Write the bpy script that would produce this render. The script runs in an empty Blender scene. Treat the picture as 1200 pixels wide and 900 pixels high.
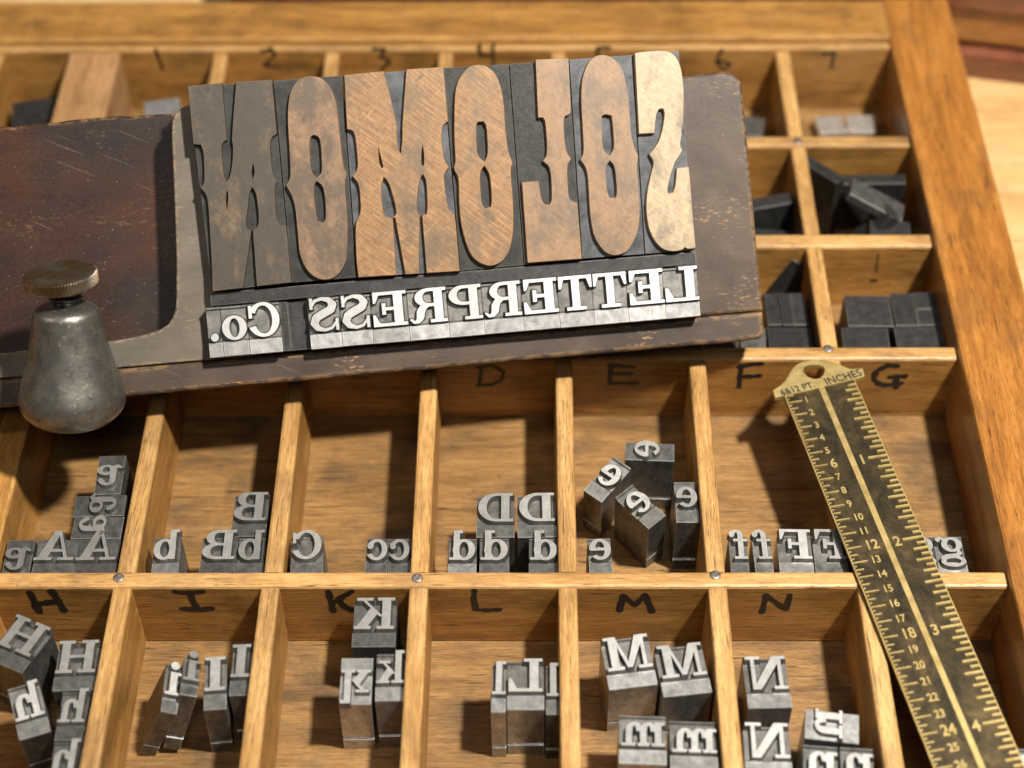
import bpy, math, random
import numpy as np
from mathutils import Vector, Matrix
from mathutils.geometry import delaunay_2d_cdt
random.seed(7)
MM = 0.001
SC = bpy.context.scene
COL = SC.collection

# ------------------------------------------------------------------ camera (1200x900 reference frame)
FPX = 2073.17
PITCH, YAW, ROLL = 0.8403, 0.0132, -0.0112
CAM = np.array([28.397, -273.931, 405.08])       # millimetres; z = 0 is the floor of the compartments


def cam_basis():
    cp, sp = math.cos(PITCH), math.sin(PITCH)
    fwd = np.array([0, cp, -sp]); up = np.array([0, sp, cp]); right = np.array([1., 0, 0])
    c, s = math.cos(YAW), math.sin(YAW)
    Z = np.array([[c, -s, 0], [s, c, 0], [0, 0, 1]])
    fwd, up, right = Z @ fwd, Z @ up, Z @ right
    c, s = math.cos(ROLL), math.sin(ROLL)
    return c * right + s * up, c * up - s * right, fwd


CR, CU, CF = cam_basis()
cd = bpy.data.cameras.new('camera'); cam = bpy.data.objects.new('camera', cd); COL.objects.link(cam)
cd.sensor_width = 36; cd.lens = FPX / 1200 * 36; cd.clip_start = 0.01; cd.clip_end = 20
cam.matrix_world = Matrix(((CR[0], CU[0], -CF[0], CAM[0] * MM), (CR[1], CU[1], -CF[1], CAM[1] * MM),
                           (CR[2], CU[2], -CF[2], CAM[2] * MM), (0, 0, 0, 1)))
cd.dof.use_dof = True; cd.dof.focus_distance = 0.478; cd.dof.aperture_fstop = 8.0
SC.camera = cam

# ------------------------------------------------------------------ world and lamps
w = bpy.data.worlds.new('World'); SC.world = w; w.use_nodes = True
nt = w.node_tree; bg = nt.nodes['Background']
tc = nt.nodes.new('ShaderNodeTexCoord'); sep = nt.nodes.new('ShaderNodeSeparateXYZ')
rp = nt.nodes.new('ShaderNodeValToRGB'); rp.color_ramp.elements[0].position = 0.0
rp.color_ramp.elements[0].color = (0.10, 0.075, 0.05, 1); rp.color_ramp.elements[1].position = 1.0
rp.color_ramp.elements[1].color = (0.85, 0.82, 0.78, 1)
e = rp.color_ramp.elements.new(0.35); e.color = (0.30, 0.26, 0.22, 1)
nt.links.new(tc.outputs['Generated'], sep.inputs[0]); nt.links.new(sep.outputs[2], rp.inputs[0])
nt.links.new(rp.outputs[0], bg.inputs[0]); bg.inputs[1].default_value = 0.028


def lamp(name, loc, target, size, power, col, shape='DISK'):
    d = bpy.data.lights.new(name, 'AREA'); d.shape = shape; d.size = size * MM
    if shape == 'RECTANGLE': d.size_y = size * MM * .5
    d.energy = power; d.color = col
    o = bpy.data.objects.new(name, d); COL.objects.link(o)
    o.location = Vector(loc) * MM
    o.rotation_euler = (Vector(target) - Vector(loc)).to_track_quat('-Z', 'Y').to_euler()
    return o


lamp('key_lamp', (335, -110, 825), (10, 40, 20), 56, 16.5, (1.0, 0.945, 0.85))
lamp('left_lamp', (-540, -70, 560), (0, 60, 20), 80, 1.05, (1.0, 0.90, 0.78))
lamp('ceiling_lamp', (120, -760, 1250), (20, 60, 30), 420, 2.2, (1.0, 0.96, 0.90))
lamp('back_ceiling_lamp', (60, 900, 1200), (20, 60, 20), 420, .9, (1.0, 0.92, 0.80))
SC.view_settings.view_transform = 'Standard'; SC.view_settings.look = 'None'
SC.view_settings.exposure = 0.0; SC.view_settings.gamma = 1.0
SC.cycles.max_bounces = 6
SC.cycles.use_denoising = True


# ------------------------------------------------------------------ small maths helpers
def ray(u, v):
    return CF + (u - 600) / FPX * CR + (450 - v) / FPX * CU


def hit(u, v, p0, n):
    d = ray(u, v); p0 = np.array(p0, float); n = np.array(n, float)
    return CAM + d * (((p0 - CAM) @ n) / (d @ n))


def at(u, v, z):
    return hit(u, v, (0, 0, z), (0, 0, 1))


# ------------------------------------------------------------------ object helpers
def mesh(name, V, F, smooth=False):
    me = bpy.data.meshes.new(name)
    me.from_pydata([(x * MM, y * MM, z * MM) for x, y, z in V], [], F)
    me.update()
    if smooth:
        me.polygons.foreach_set('use_smooth', [True] * len(me.polygons))
    return me


def obj(name, me, mat=None, parent=None, loc=None, rot=None):
    o = bpy.data.objects.new(name, me); COL.objects.link(o)
    if mat and not me.materials: me.materials.append(mat)
    if parent: o.parent = parent
    if loc is not None: o.location = Vector(loc) * MM
    if rot is not None: o.rotation_euler = rot
    return o


def tag(o, label, cat=None, group=None, kind=None):
    if label: o['label'] = label
    if cat: o['category'] = cat
    if group: o['group'] = group
    if kind: o['kind'] = kind
    return o


def thing(name, label, cat, loc=(0, 0, 0), group=None, matrix=None):
    o = bpy.data.objects.new(name, None); COL.objects.link(o)
    o.empty_display_size = 0.005
    if matrix is not None: o.matrix_world = matrix
    else: o.location = Vector(loc) * MM
    return tag(o, label, cat, group)


def box_geo(x0, x1, y0, y1, z0, z1, ch=0.0):
    """box, top long edges chamfered (eased) by ch"""
    if ch <= 0:
        V = [(x0, y0, z0), (x1, y0, z0), (x1, y1, z0), (x0, y1, z0), (x0, y0, z1), (x1, y0, z1), (x1, y1, z1), (x0, y1, z1)]
        F = [(0, 3, 2, 1), (4, 5, 6, 7), (0, 1, 5, 4), (1, 2, 6, 5), (2, 3, 7, 6), (3, 0, 4, 7)]
        return V, F
    prof = [(y0, z0), (y1, z0), (y1, z1 - ch), (y1 - ch * .3, z1 - ch * .3), (y1 - ch, z1), (y0 + ch, z1), (y0 + ch * .3, z1 - ch * .3), (y0, z1 - ch)]
    n = len(prof)
    V = [(x0, y, z) for y, z in prof] + [(x1, y, z) for y, z in prof]
    F = [tuple(range(n - 1, -1, -1)), tuple(range(n, 2 * n))]
    for i in range(n):
        j = (i + 1) % n
        F.append((i, j, j + n, i + n))
    F = [f[::-1] for f in F]
    return V, F


def fix_normals(me):
    import bmesh
    bm = bmesh.new(); bm.from_mesh(me); bmesh.ops.recalc_face_normals(bm, faces=bm.faces); bm.to_mesh(me); bm.free()
    return me


def board(name, x0, x1, y0, y1, z0, z1, mat, parent, along='x', ch=0.0, wob=0.0):
    """a length of wood; its local X is its grain"""
    cx, cy, cz = (x0 + x1) / 2, (y0 + y1) / 2, z0
    if along == 'x':
        L, W = (x1 - x0), (y1 - y0); rz = 0
    else:
        L, W = (y1 - y0), (x1 - x0); rz = math.pi / 2
    V, F = box_geo(-L / 2, L / 2, -W / 2, W / 2, 0, z1 - z0, ch)
    me = fix_normals(mesh(name, V, F))
    return obj(name, me, mat, parent, (cx, cy, cz), (0, 0, rz))


def lathe(prof, n=48, wob=None):
    V, F = [], []
    for k, (r, z) in enumerate(prof):
        for i in range(n):
            a = 2 * math.pi * i / n
            rr = r if wob is None else r * (1 + wob(a, z))
            V.append((rr * math.cos(a), rr * math.sin(a), z))
    for k in range(len(prof) - 1):
        for i in range(n):
            j = (i + 1) % n
            F.append((k * n + i, k * n + j, (k + 1) * n + j, (k + 1) * n + i))
    F.append(tuple(range(n - 1, -1, -1))); m = (len(prof) - 1) * n
    F.append(tuple(range(m, m + n)))
    return V, F


# ------------------------------------------------------------------ materials
class NT:
    def __init__(s, name):
        s.m = bpy.data.materials.new(name); s.m.use_nodes = True
        s.t = s.m.node_tree; s.b = s.t.nodes['Principled BSDF']
        s.tc = s.t.nodes.new('ShaderNodeTexCoord'); s.oi = s.t.nodes.new('ShaderNodeObjectInfo')

    def n(s, k, **kw):
        nd = s.t.nodes.new(k)
        for a, b in kw.items():
            if a in ('inp',):
                for i, v in b.items(): nd.inputs[i].default_value = v
            else: setattr(nd, a, b)
        return nd

    def l(s, a, b): s.t.links.new(a, b)

    def coords(s, scale, rnd=True):
        mp = s.n('ShaderNodeMapping'); mp.inputs['Scale'].default_value = [1000 * c for c in scale]
        s.l(s.tc.outputs['Object'], mp.inputs[0])
        if rnd:
            ml = s.n('ShaderNodeVectorMath', operation='SCALE'); ml.inputs[0].default_value = (37, 91, 53)
            s.l(s.oi.outputs['Random'], ml.inputs['Scale'])
            ad = s.n('ShaderNodeVectorMath', operation='ADD'); s.l(mp.outputs[0], ad.inputs[0]); s.l(ml.outputs[0], ad.inputs[1])
            return ad.outputs[0]
        return mp.outputs[0]

    def noise(s, vec, scale=1, detail=4, rough=.55, dist=0):
        nd = s.n('ShaderNodeTexNoise'); nd.inputs['Scale'].default_value = scale; nd.inputs['Detail'].default_value = detail
        nd.inputs['Roughness'].default_value = rough; nd.inputs['Distortion'].default_value = dist
        s.l(vec, nd.inputs['Vector']); return nd.outputs['Fac']

    def ramp(s, fac, stops):
        r = s.n('ShaderNodeValToRGB'); el = r.color_ramp.elements
        while len(el) < len(stops): el.new(0.5)
        for e_, (p, c) in zip(el, stops):
            e_.position = p; e_.color = (*c, 1) if len(c) == 3 else c
        s.l(fac, r.inputs[0]); return r.outputs[0]

    def step(s, fac, a, b):
        m_ = s.n('ShaderNodeMapRange'); m_.inputs[1].default_value = a; m_.inputs[2].default_value = b
        s.l(fac, m_.inputs[0]); return m_.outputs[0]

    def mix(s, fac, a, b, mode='MIX'):
        m_ = s.n('ShaderNodeMix', data_type='RGBA', blend_type=mode)
        for sock, v in ((m_.inputs[0], fac), (m_.inputs[6], a), (m_.inputs[7], b)):
            if isinstance(v, (int, float)): sock.default_value = v
            elif isinstance(v, tuple): sock.default_value = (*v, 1)
            else: s.l(v, sock)
        return m_.outputs[2]

    def math(s, op, a, b=0.0):
        m_ = s.n('ShaderNodeMath', operation=op)
        for i, v in enumerate((a, b)):
            if isinstance(v, (int, float)): m_.inputs[i].default_value = v
            else: s.l(v, m_.inputs[i])
        return m_.outputs[0]

    def edge(s, radius, a=.985, b=.93):
        """1 near sharp edges (worn or polished there)"""
        bv = s.n('ShaderNodeBevel', samples=4); bv.inputs[0].default_value = radius * MM
        g = s.n('ShaderNodeNewGeometry'); d = s.n('ShaderNodeVectorMath', operation='DOT_PRODUCT')
        s.l(bv.outputs[0], d.inputs[0]); s.l(g.outputs['Normal'], d.inputs[1])
        return s.step(d.outputs['Value'], a, b)

    def bump(s, h, strength, dist=.1):
        b = s.n('ShaderNodeBump'); b.inputs['Strength'].default_value = strength; b.inputs['Distance'].default_value = dist * MM
        s.l(h, b.inputs['Height']); s.l(b.outputs[0], s.b.inputs['Normal'])

    def out(s, col=None, rough=None, metal=None, spec=None, coat=None):
        for k, v in (('Base Color', col), ('Roughness', rough), ('Metallic', metal), ('Specular IOR Level', spec), ('Coat Weight', coat)):
            if v is None: continue
            if isinstance(v, (int, float)): s.b.inputs[k].default_value = v
            elif isinstance(v, tuple): s.b.inputs[k].default_value = (*v, 1)
            else: s.l(v, s.b.inputs[k])
        return s.m


def wood(name, dark, mid, light, stain=.35, rough=.42, grainscale=1.0, stain_col=(.05, .028, .012), coat=0.0, fleck=.32, worn=None):
    s = NT(name)
    g = s.coords((.022 * grainscale, .15 * grainscale, .15 * grainscale))
    n1 = s.noise(g, 1, 6, .62, .6)
    fine = s.noise(s.coords((.10, 2.0, 2.0)), 1, 4, .75)
    pores = s.noise(s.coords((.30, 3.4, 3.4)), 1, 3, .65)
    crack = s.noise(s.coords((.07, 1.6, 1.6)), 1, 3, .6, .2)
    col = s.ramp(n1, [(.28, dark), (.5, mid), (.72, light)])
    col = s.mix(s.math('MULTIPLY', s.step(fine, .49, .62), .42), col, tuple(c * .75 for c in dark))
    col = s.mix(s.math('MULTIPLY', s.step(fine, .46, .36), .35), col, tuple(min(1, c * 1.25) for c in light))
    col = s.mix(s.math('MULTIPLY', s.step(pores, .545, .60), fleck), col, tuple(c * .35 for c in dark))
    col = s.mix(s.math('MULTIPLY', s.step(crack, .635, .665), .8), col, tuple(c * .16 for c in dark))
    blot = s.noise(s.coords((.045, .06, .06)), 1, 5, .6, .3)
    col = s.mix(s.math('MULTIPLY', s.step(blot, .50, .72), stain), col, stain_col)
    spots = s.noise(s.coords((.35, .4, .4)), 1, 3, .5)
    col = s.mix(s.math('MULTIPLY', s.step(spots, .69, .76), .55 * min(1, stain * 2)), col, stain_col)
    hv = s.n('ShaderNodeHueSaturation'); s.l(col, hv.inputs['Color'])
    rv = s.n('ShaderNodeMapRange'); s.l(s.oi.outputs['Random'], rv.inputs[0]); rv.inputs[3].default_value = .86; rv.inputs[4].default_value = 1.12
    s.l(rv.outputs[0], hv.inputs['Value']); col = hv.outputs[0]
    if worn:
        e_ = s.math('MULTIPLY', s.edge(1.0, .99, .9), s.step(s.noise(s.coords((.12, .5, .5)), 1, 4, .6), .40, .60))
        col = s.mix(s.math('MULTIPLY', e_, .7), col, worn)
    hh = s.math('ADD', s.math('MULTIPLY', fine, .6), s.math('MULTIPLY', s.step(pores, .70, .60), .5))
    s.bump(hh, .7, .16)
    r_ = s.math('ADD', s.math('MULTIPLY', n1, .25), rough - .12)
    return s.out(col, r_, 0.0, .4, coat)


CASE = wood('case_wood', (.20, .088, .021), (.38, .182, .043), (.51, .268, .074), .55, .42, worn=(.72, .47, .20))
CASE_TOP = wood('pale_top_wood', (.30, .155, .048), (.49, .275, .098), (.62, .385, .155), .55, .4, fleck=.32, stain_col=(.13, .07, .03))  # paler wood colour for the upward faces of the dividers
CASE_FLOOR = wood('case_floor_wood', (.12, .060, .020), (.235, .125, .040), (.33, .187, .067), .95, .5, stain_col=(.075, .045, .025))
FRAME = wood('case_frame_wood', (.20, .075, .018), (.39, .155, .030), (.50, .22, .048), .65, .32, .8, (.15, .065, .028), coat=.25, worn=(.60, .30, .09))
BAR = wood('centre_bar_wood', (.24, .125, .05), (.34, .185, .08), (.41, .235, .105), .25, .5)
TABLE = wood('table_wood', (.55, .32, .12), (.72, .46, .20), (.82, .58, .28), .12, .4, .6, fleck=.15)
DARKCASE = wood('dark_drawer_wood', (.07, .02, .008), (.15, .045, .02), (.26, .09, .045), .5, .2, coat=1.0)
HONEY = wood('honey_drawer_wood', (.20, .075, .014), (.32, .12, .025), (.42, .18, .045), .5, .25, coat=.8)


def lead(name, dark, light, lo=.33, hi=.55, metal=.85, edgecol=(.75, .74, .72), edge=.7, scratch=.5):
    s = NT(name)
    a = s.noise(s.coords((.42, .34, .26)), 1, 6, .7, .3)
    b = s.noise(s.coords((2.2, 1.8, .9)), 1, 4, .7)
    c = s.noise(s.coords((.5, 7, 1.1)), 1, 2, .5)
    col = s.ramp(a, [(.3, dark), (.68, light)])
    col = s.mix(s.math('MULTIPLY', s.step(b, .5, .75), .35), col, tuple(x * .45 for x in dark))
    col = s.mix(s.math('MULTIPLY', s.step(c, .62, .74), scratch * .5), col, edgecol)
    if edge > 0:
        col = s.mix(s.math('MULTIPLY', s.math('MULTIPLY', s.edge(.32, .995, .9), s.step(b, .22, .45)), edge), col, edgecol)
    hv = s.n('ShaderNodeHueSaturation'); s.l(col, hv.inputs['Color'])
    rv = s.n('ShaderNodeMapRange'); s.l(s.oi.outputs['Random'], rv.inputs[0]); rv.inputs[3].default_value = .78; rv.inputs[4].default_value = 1.15
    s.l(rv.outputs[0], hv.inputs['Value'])
    s.bump(s.math('ADD', b, s.math('MULTIPLY', c, .5)), .35, .06)
    return s.out(hv.outputs[0], s.ramp(b, [(.3, (lo,) * 3), (.7, (hi,) * 3)]), metal)


LEAD = lead('type_metal', (.10, .10, .096), (.27, .265, .25))
LEAD_FACE = lead('type_metal_face', (.42, .415, .40), (.63, .62, .60), .32, .5, .8, (.9, .9, .88), .5)
LEAD_BRIGHT = lead('fresh_type_metal', (.24, .24, .235), (.56, .55, .54), .28, .48, .85, (.95, .95, .93), .7)
FACE_BRIGHT = lead('fresh_type_face', (.46, .46, .455), (.66, .66, .65), .38, .55, .65, (1, 1, 1), .2, .1)
LIGHT_FACE = lead('light_type_face', (.50, .495, .48), (.74, .73, .71), .3, .48, .75, (1, 1, 1), .4, .2)
GRIME = lead('grimy_type_metal', (.10, .10, .096), (.26, .25, .235), .4, .6, .8, (.5, .5, .48), 0, .2)
SPACE = lead('spacing_metal', (.022, .022, .023), (.062, .062, .061), .42, .62, .6, (.34, .33, .30), .8)
SPACE_PALE = lead('pale_spacing_metal', (.55, .55, .54), (.85, .85, .84), .3, .45, .85)


def wood_type_face(name, base, dark, grey, amount, scr=.5):
    s = NT(name)
    big = s.noise(s.coords((.10, .06, .07)), 1, 7, .72, .3)
    med = s.noise(s.coords((.55, .45, .5)), 1, 6, .75)
    grain = s.noise(s.coords((2.6, .12, 1)), 1, 4, .7)
    mp = s.n('ShaderNodeMapping', vector_type='TEXTURE'); mp.inputs['Rotation'].default_value = (0, 0, .85); mp.inputs['Scale'].default_value = (1 / 3000, 1 / 110, 1 / 1000)
    s.l(s.tc.outputs['Object'], mp.inputs[0]); sc1 = s.noise(mp.outputs[0], 1, 2, .5)
    mp2 = s.n('ShaderNodeMapping', vector_type='TEXTURE'); mp2.inputs['Rotation'].default_value = (0, 0, -.8); mp2.inputs['Scale'].default_value = (1 / 2700, 1 / 100, 1 / 1000)
    s.l(s.tc.outputs['Object'], mp2.inputs[0]); sc2 = s.noise(mp2.outputs[0], 1, 2, .5)
    col = s.ramp(med, [(.3, dark), (.62, base)])
    col = s.mix(s.math('MULTIPLY', s.step(grain, .45, .65), .2), col, tuple(c * .7 for c in dark))
    hs = s.math('MAXIMUM', s.step(sc1, .53, .62), s.step(sc2, .60, .68))
    col = s.mix(s.math('MULTIPLY', hs, scr), col, tuple(min(1, c * 1.45) for c in base))
    col = s.mix(s.math('MULTIPLY', s.step(sc1, .46, .38), scr * .6), col, tuple(c * .6 for c in dark))
    col = s.mix(s.math('MULTIPLY', s.step(big, .58 - .3 * amount, .72 - .3 * amount), .8), col, grey)
    blots = s.noise(s.coords((.16, .16, .16)), 1, 2, .4)
    col = s.mix(s.math('MULTIPLY', s.step(blots, .70, .72), .6), col, tuple(c * .75 for c in grey))
    spk = s.noise(s.coords((1.4, 1.4, 1.4)), 1, 2, .5)
    col = s.mix(s.math('MULTIPLY', s.step(spk, .62, .70), .5), col, tuple(c * .4 for c in dark))
    col = s.mix(s.math('MULTIPLY', s.edge(.3, .99, .9), .35), col, tuple(min(1, c * 1.35) for c in base))
    s.bump(s.math('ADD', sc1, s.math('MULTIPLY', med, .5)), .4, .05)
    return s.out(col, s.ramp(med, [(.3, (.34,) * 3), (.7, (.5,) * 3)]), 0.0, .4, .0)


WT_N = wood_type_face('dark_wood_letter', (.17, .115, .068), (.095, .067, .045), (.040, .037, .032), .75, .2)
WT_MID = wood_type_face('brown_wood_letter', (.26, .155, .085), (.165, .10, .058), (.075, .06, .045), .55, .3)
WT_M = wood_type_face('orange_wood_letter', (.29, .16, .07), (.175, .095, .043), (.12, .088, .057), .30, .62)
WT_L = wood_type_face('tan_wood_letter', (.29, .175, .095), (.205, .12, .065), (.11, .088, .066), .30, .16)
WT_S = wood_type_face('pale_wood_letter', (.46, .35, .225), (.32, .235, .14), (.19, .155, .11), .38, .2)


def inked(name, a_, b_, rough=.35):
    s = NT(name)
    n1 = s.noise(s.coords((.18, .18, .18)), 1, 5, .6, .5); n2 = s.noise(s.coords((1.6, 1.6, 1.6)), 1, 4, .6)
    col = s.ramp(n1, [(.35, a_), (.62, b_)])
    col = s.mix(s.math('MULTIPLY', s.step(n2, .66, .78), .5), col, (.32, .30, .27))
    col = s.mix(s.math('MULTIPLY', s.edge(.25, .99, .9), .35), col, (.30, .26, .21))
    s.bump(n2, .5, .12)
    return s.out(col, s.ramp(n2, [(.35, (rough,) * 3), (.7, (rough + .25,) * 3)]), 0.0, .35)


COUNTER = inked('ink_caked_wood', (.010, .010, .010), (.032, .031, .028), .45)
COUNTER_BLUE = inked('ink_caked_blue_wood', (.025, .027, .032), (.085, .09, .10), .4)


def painted_board(name, c1, c2, chip, chipamt=.5, rough=.42, redness=None, speck=.5, lo=.58):
    s = NT(name)
    n1 = s.noise(s.coords((.05, .07, .07)), 1, 6, .62, .6); n2 = s.noise(s.coords((.9, 1.1, 1.1)), 1, 4, .65)
    st = s.noise(s.coords((.05, 1.2, 1.2)), 1, 3, .6)
    col = s.ramp(n1, [(.32, c1), (.66, c2)])
    if redness:
        col = s.mix(s.math('MULTIPLY', s.step(s.noise(s.coords((.022, .03, .03)), 1, 3, .5), .42, .62), .8), col, redness)
    col = s.mix(s.math('MULTIPLY', s.step(st, .52, .72), .22), col, tuple(c * .45 for c in c1))
    # worn edges showing bare wood, chips in the field
    ch = s.noise(s.coords((.22, .45, .45)), 1, 5, .7, .4)
    e_ = s.math('MULTIPLY', s.edge(1.5, .995, .88), s.step(ch, .47, .53))
    fld = s.math('MULTIPLY', s.step(s.noise(s.coords((.07, .09, .09)), 1, 3, .5), lo, lo + .08), s.step(s.noise(s.coords((.35, 1.5, .9)), 1, 5, .75), .56, .62))
    col = s.mix(s.math('MINIMUM', s.math('ADD', s.math('MULTIPLY', e_, .9), s.math('MULTIPLY', fld, chipamt)), 1.0), col, chip)
    sp = s.noise(s.coords((2.0, 2.0, 2.0)), 1, 2, .5)
    col = s.mix(s.math('MULTIPLY', s.step(sp, .725, .76), speck), col, (.55, .50, .42))
    # hair scratches
    mp = s.n('ShaderNodeMapping', vector_type='TEXTURE'); mp.inputs['Rotation'].default_value = (0, 0, 1.1); mp.inputs['Scale'].default_value = (1 / 1500, 1 / 40, 1 / 800)
    s.l(s.tc.outputs['Object'], mp.inputs[0]); scn = s.noise(mp.outputs[0], 1, 1, .4)
    col = s.mix(s.math('MULTIPLY', s.step(scn, .735, .765), .18), col, (.30, .25, .20))
    s.bump(s.math('ADD', s.math('MULTIPLY', n2, .6), s.math('MULTIPLY', e_, -1.0)), .22, .15)
    return s.out(col, s.ramp(n2, [(.3, (rough - .08,) * 3), (.7, (rough + .15,) * 3)]), 0.0, .3)


STICK = painted_board('dark_painted_wood', (.042, .029, .022), (.085, .060, .045), (.50, .28, .11), .85)
STICK_END = painted_board('worn_end_wood', (.050, .034, .025), (.100, .070, .051), (.36, .21, .09), .75, .42, lo=.50)
STICK_FLOOR = painted_board('dark_red_wood', (.016, .011, .010), (.034, .022, .018), (.38, .21, .09), .3, .34, redness=(.062, .022, .012), speck=.7)
KNEE = painted_board('grey_brown_knee', (.095, .08, .064), (.155, .13, .104), (.40, .27, .15), .5, .45, speck=.35)

s = NT('old_cast_metal')
n1 = s.noise(s.coords((.26, .26, .26)), 1, 5, .65, .2); n2 = s.noise(s.coords((1.0, 1.0, 1.0)), 1, 5, .7)
c_ = s.ramp(n1, [(.3, (.15, .145, .13)), (.7, (.26, .25, .22))])
c_ = s.mix(s.math('MULTIPLY', s.step(n2, .50, .70), .6), c_, (.04, .037, .03))
c_ = s.mix(s.math('MULTIPLY', s.step(s.noise(s.coords((.8, .8, .8)), 1, 3, .6), .62, .70), .5), c_, (.5, .46, .40))
s.bump(s.math('ADD', s.math('MULTIPLY', n2, .6), s.math('MULTIPLY', n1, .8)), .3, .22)
BELL = s.out(c_, s.ramp(n2, [(.3, (.30,) * 3), (.7, (.5,) * 3)]), .85)
s = NT('worn_screw_metal')
n2 = s.noise(s.coords((.8, .8, .8)), 1, 5, .7); n1 = s.noise(s.coords((.16, .16, .16)), 1, 4, .6)
c_ = s.ramp(n1, [(.4, (.20, .135, .07)), (.65, (.30, .26, .21))])
c_ = s.mix(s.math('MULTIPLY', s.step(n2, .55, .7), .6), c_, (.08, .06, .05))
s.bump(n2, .4, .15)
SCREW = s.out(c_, .38, .9)
s = NT('dark_screw_metal'); SHANK = s.out((.10, .10, .11), .35, .9)
s = NT('nail_metal')
n2 = s.noise(s.coords((1.2, 1.2, 1.2)), 1, 3, .6)
NAIL = s.out(s.ramp(n2, [(.35, (.12, .10, .08)), (.65, (.34, .31, .27))]), .5, .8)
s = NT('black_marker_ink'); n2 = s.noise(s.coords((1.2, 1.2, 1.2)), 1, 3, .6)
INK = s.out(s.ramp(n2, [(.35, (.006, .005, .004)), (.75, (.014, .010, .007))]), .55)
s = NT('faint_marker_ink'); FAINT = s.out((.09, .045, .02), .55)
s = NT('patinated_brass')
n1 = s.noise(s.coords((.16, .10, .16)), 1, 5, .65, .6); n2 = s.noise(s.coords((1.1, 1.1, 1.1)), 1, 4, .7)
c_ = s.ramp(n1, [(.36, (.034, .027, .016)), (.56, (.075, .055, .027)), (.78, (.20, .14, .058))])
c_ = s.mix(s.math('MULTIPLY', s.step(n2, .56, .72), .45), c_, (.045, .038, .028))
s.bump(n2, .5, .1)
BRASS_DARK = s.out(c_, s.ramp(n2, [(.3, (.36,) * 3), (.7, (.6,) * 3)]), .75)
s = NT('polished_brass')
n2 = s.noise(s.coords((1.5, 1.5, 1.5)), 1, 4, .7); n1 = s.noise(s.coords((.3, .3, .3)), 1, 4, .6)
c_ = s.ramp(n1, [(.3, (.44, .31, .11)), (.65, (.66, .50, .21))])
c_ = s.mix(s.math('MULTIPLY', s.step(n2, .60, .76), .45), c_, (.30, .20, .07))
s.bump(n2, .3, .06)
BRASS = s.out(c_, .42, .72)
s = NT('engraved_black'); ENGRAVE = s.out((.018, .013, .008), .6)


# ------------------------------------------------------------------ 2D shapes -> raised solids
def area2(p):
    return sum(p[i][0] * p[(i + 1) % len(p)][1] - p[(i + 1) % len(p)][0] * p[i][1] for i in range(len(p)))


def relief(adds, subs, z0, z1, flare):
    """union of polygons minus others, standing from z0 up to z1, walls flared outwards at the foot"""
    vs, fs, sign = [], [], []
    for lst, sg in ((adds, 1), (subs, -1)):
        for p in lst:
            if area2(p) < 0: p = p[::-1]
            k = len(vs); vs += [Vector((x, y)) for x, y in p]; fs.append(list(range(k, k + len(p)))); sign.append(sg)
    ov, oe, of, _, _, forig = delaunay_2d_cdt(vs, [], fs, 0, 1e-4)
    tri = []
    for f, o in zip(of, forig):
        if o and any(sign[i] > 0 for i in o) and not any(sign[i] < 0 for i in o):
            tri.append(tuple(f))
    he = {}
    for f in tri:
        for i in range(len(f)): he[(f[i], f[(i + 1) % len(f)])] = 1
    bd = [e_ for e_ in he if (e_[1], e_[0]) not in he]
    used = sorted({i for f in tri for i in f}); mp = {v: i for i, v in enumerate(used)}
    V = [(ov[i].x, ov[i].y, z1) for i in used]
    F = [tuple(mp[i] for i in f) for f in tri]
    nrm = {}
    for a, b in bd:
        d = ov[b] - ov[a]
        if d.length < 1e-9: continue
        d.normalize(); nn = Vector((d.y, -d.x))
        for i in (a, b): nrm.setdefault(i, []).append(nn)
    low = {}
    for i, ns in nrm.items():
        m_ = sum(ns, Vector((0, 0)))
        m_ = m_ / max(m_.length, 1e-6)
        k = 1 / max(.5, m_.dot(ns[0]))
        low[i] = len(V); V.append((ov[i].x + m_.x * flare * k, ov[i].y + m_.y * flare * k, z0))
    for a, b in bd:
        if a in low and b in low: F.append((mp[b], mp[a], low[a], low[b]))
    return V, F


def rc(x0, y0, x1, y1): return [[(x0, y0), (x1, y0), (x1, y1), (x0, y1)]]


def ringp(cx, cy, rx, ry, tx, ty, a0=0, a1=360, n=30):
    o = []
    k = max(3, int(n * abs(a1 - a0) / 360))
    for i in range(k):
        q = []
        for a, inner in ((i, 0), (i + 1, 0), (i + 1, 1), (i, 1)):
            t = math.radians(a0 + (a1 - a0) * a / k)
            q.append((cx + (rx - tx * inner) * math.cos(t), cy + (ry - ty * inner) * math.sin(t)))
        o.append(q)
    return o


def disc(cx, cy, r, n=16):
    return [[(cx + r * math.cos(2 * math.pi * i / n), cy + r * math.sin(2 * math.pi * i / n)) for i in range(n)]]


def st(pts, caps=True):
    o = []
    for (x0, y0, w0), (x1, y1, w1) in zip(pts, pts[1:]):
        dx, dy = x1 - x0, y1 - y0; L = math.hypot(dx, dy) or 1; nx, ny = -dy / L / 2, dx / L / 2
        o.append([(x0 + nx * w0, y0 + ny * w0), (x0 - nx * w0, y0 - ny * w0), (x1 - nx * w1, y1 - ny * w1), (x1 + nx * w1, y1 + ny * w1)])
    for x, y, w_ in (pts if caps else pts[1:-1]): o += disc(x, y, w_ / 2, 12)
    return o


def serifs(*xs, y0=0.0, t=.09):
    o = []
    for a, b in xs: o += rc(a, y0, b, y0 + t)
    return o


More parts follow.
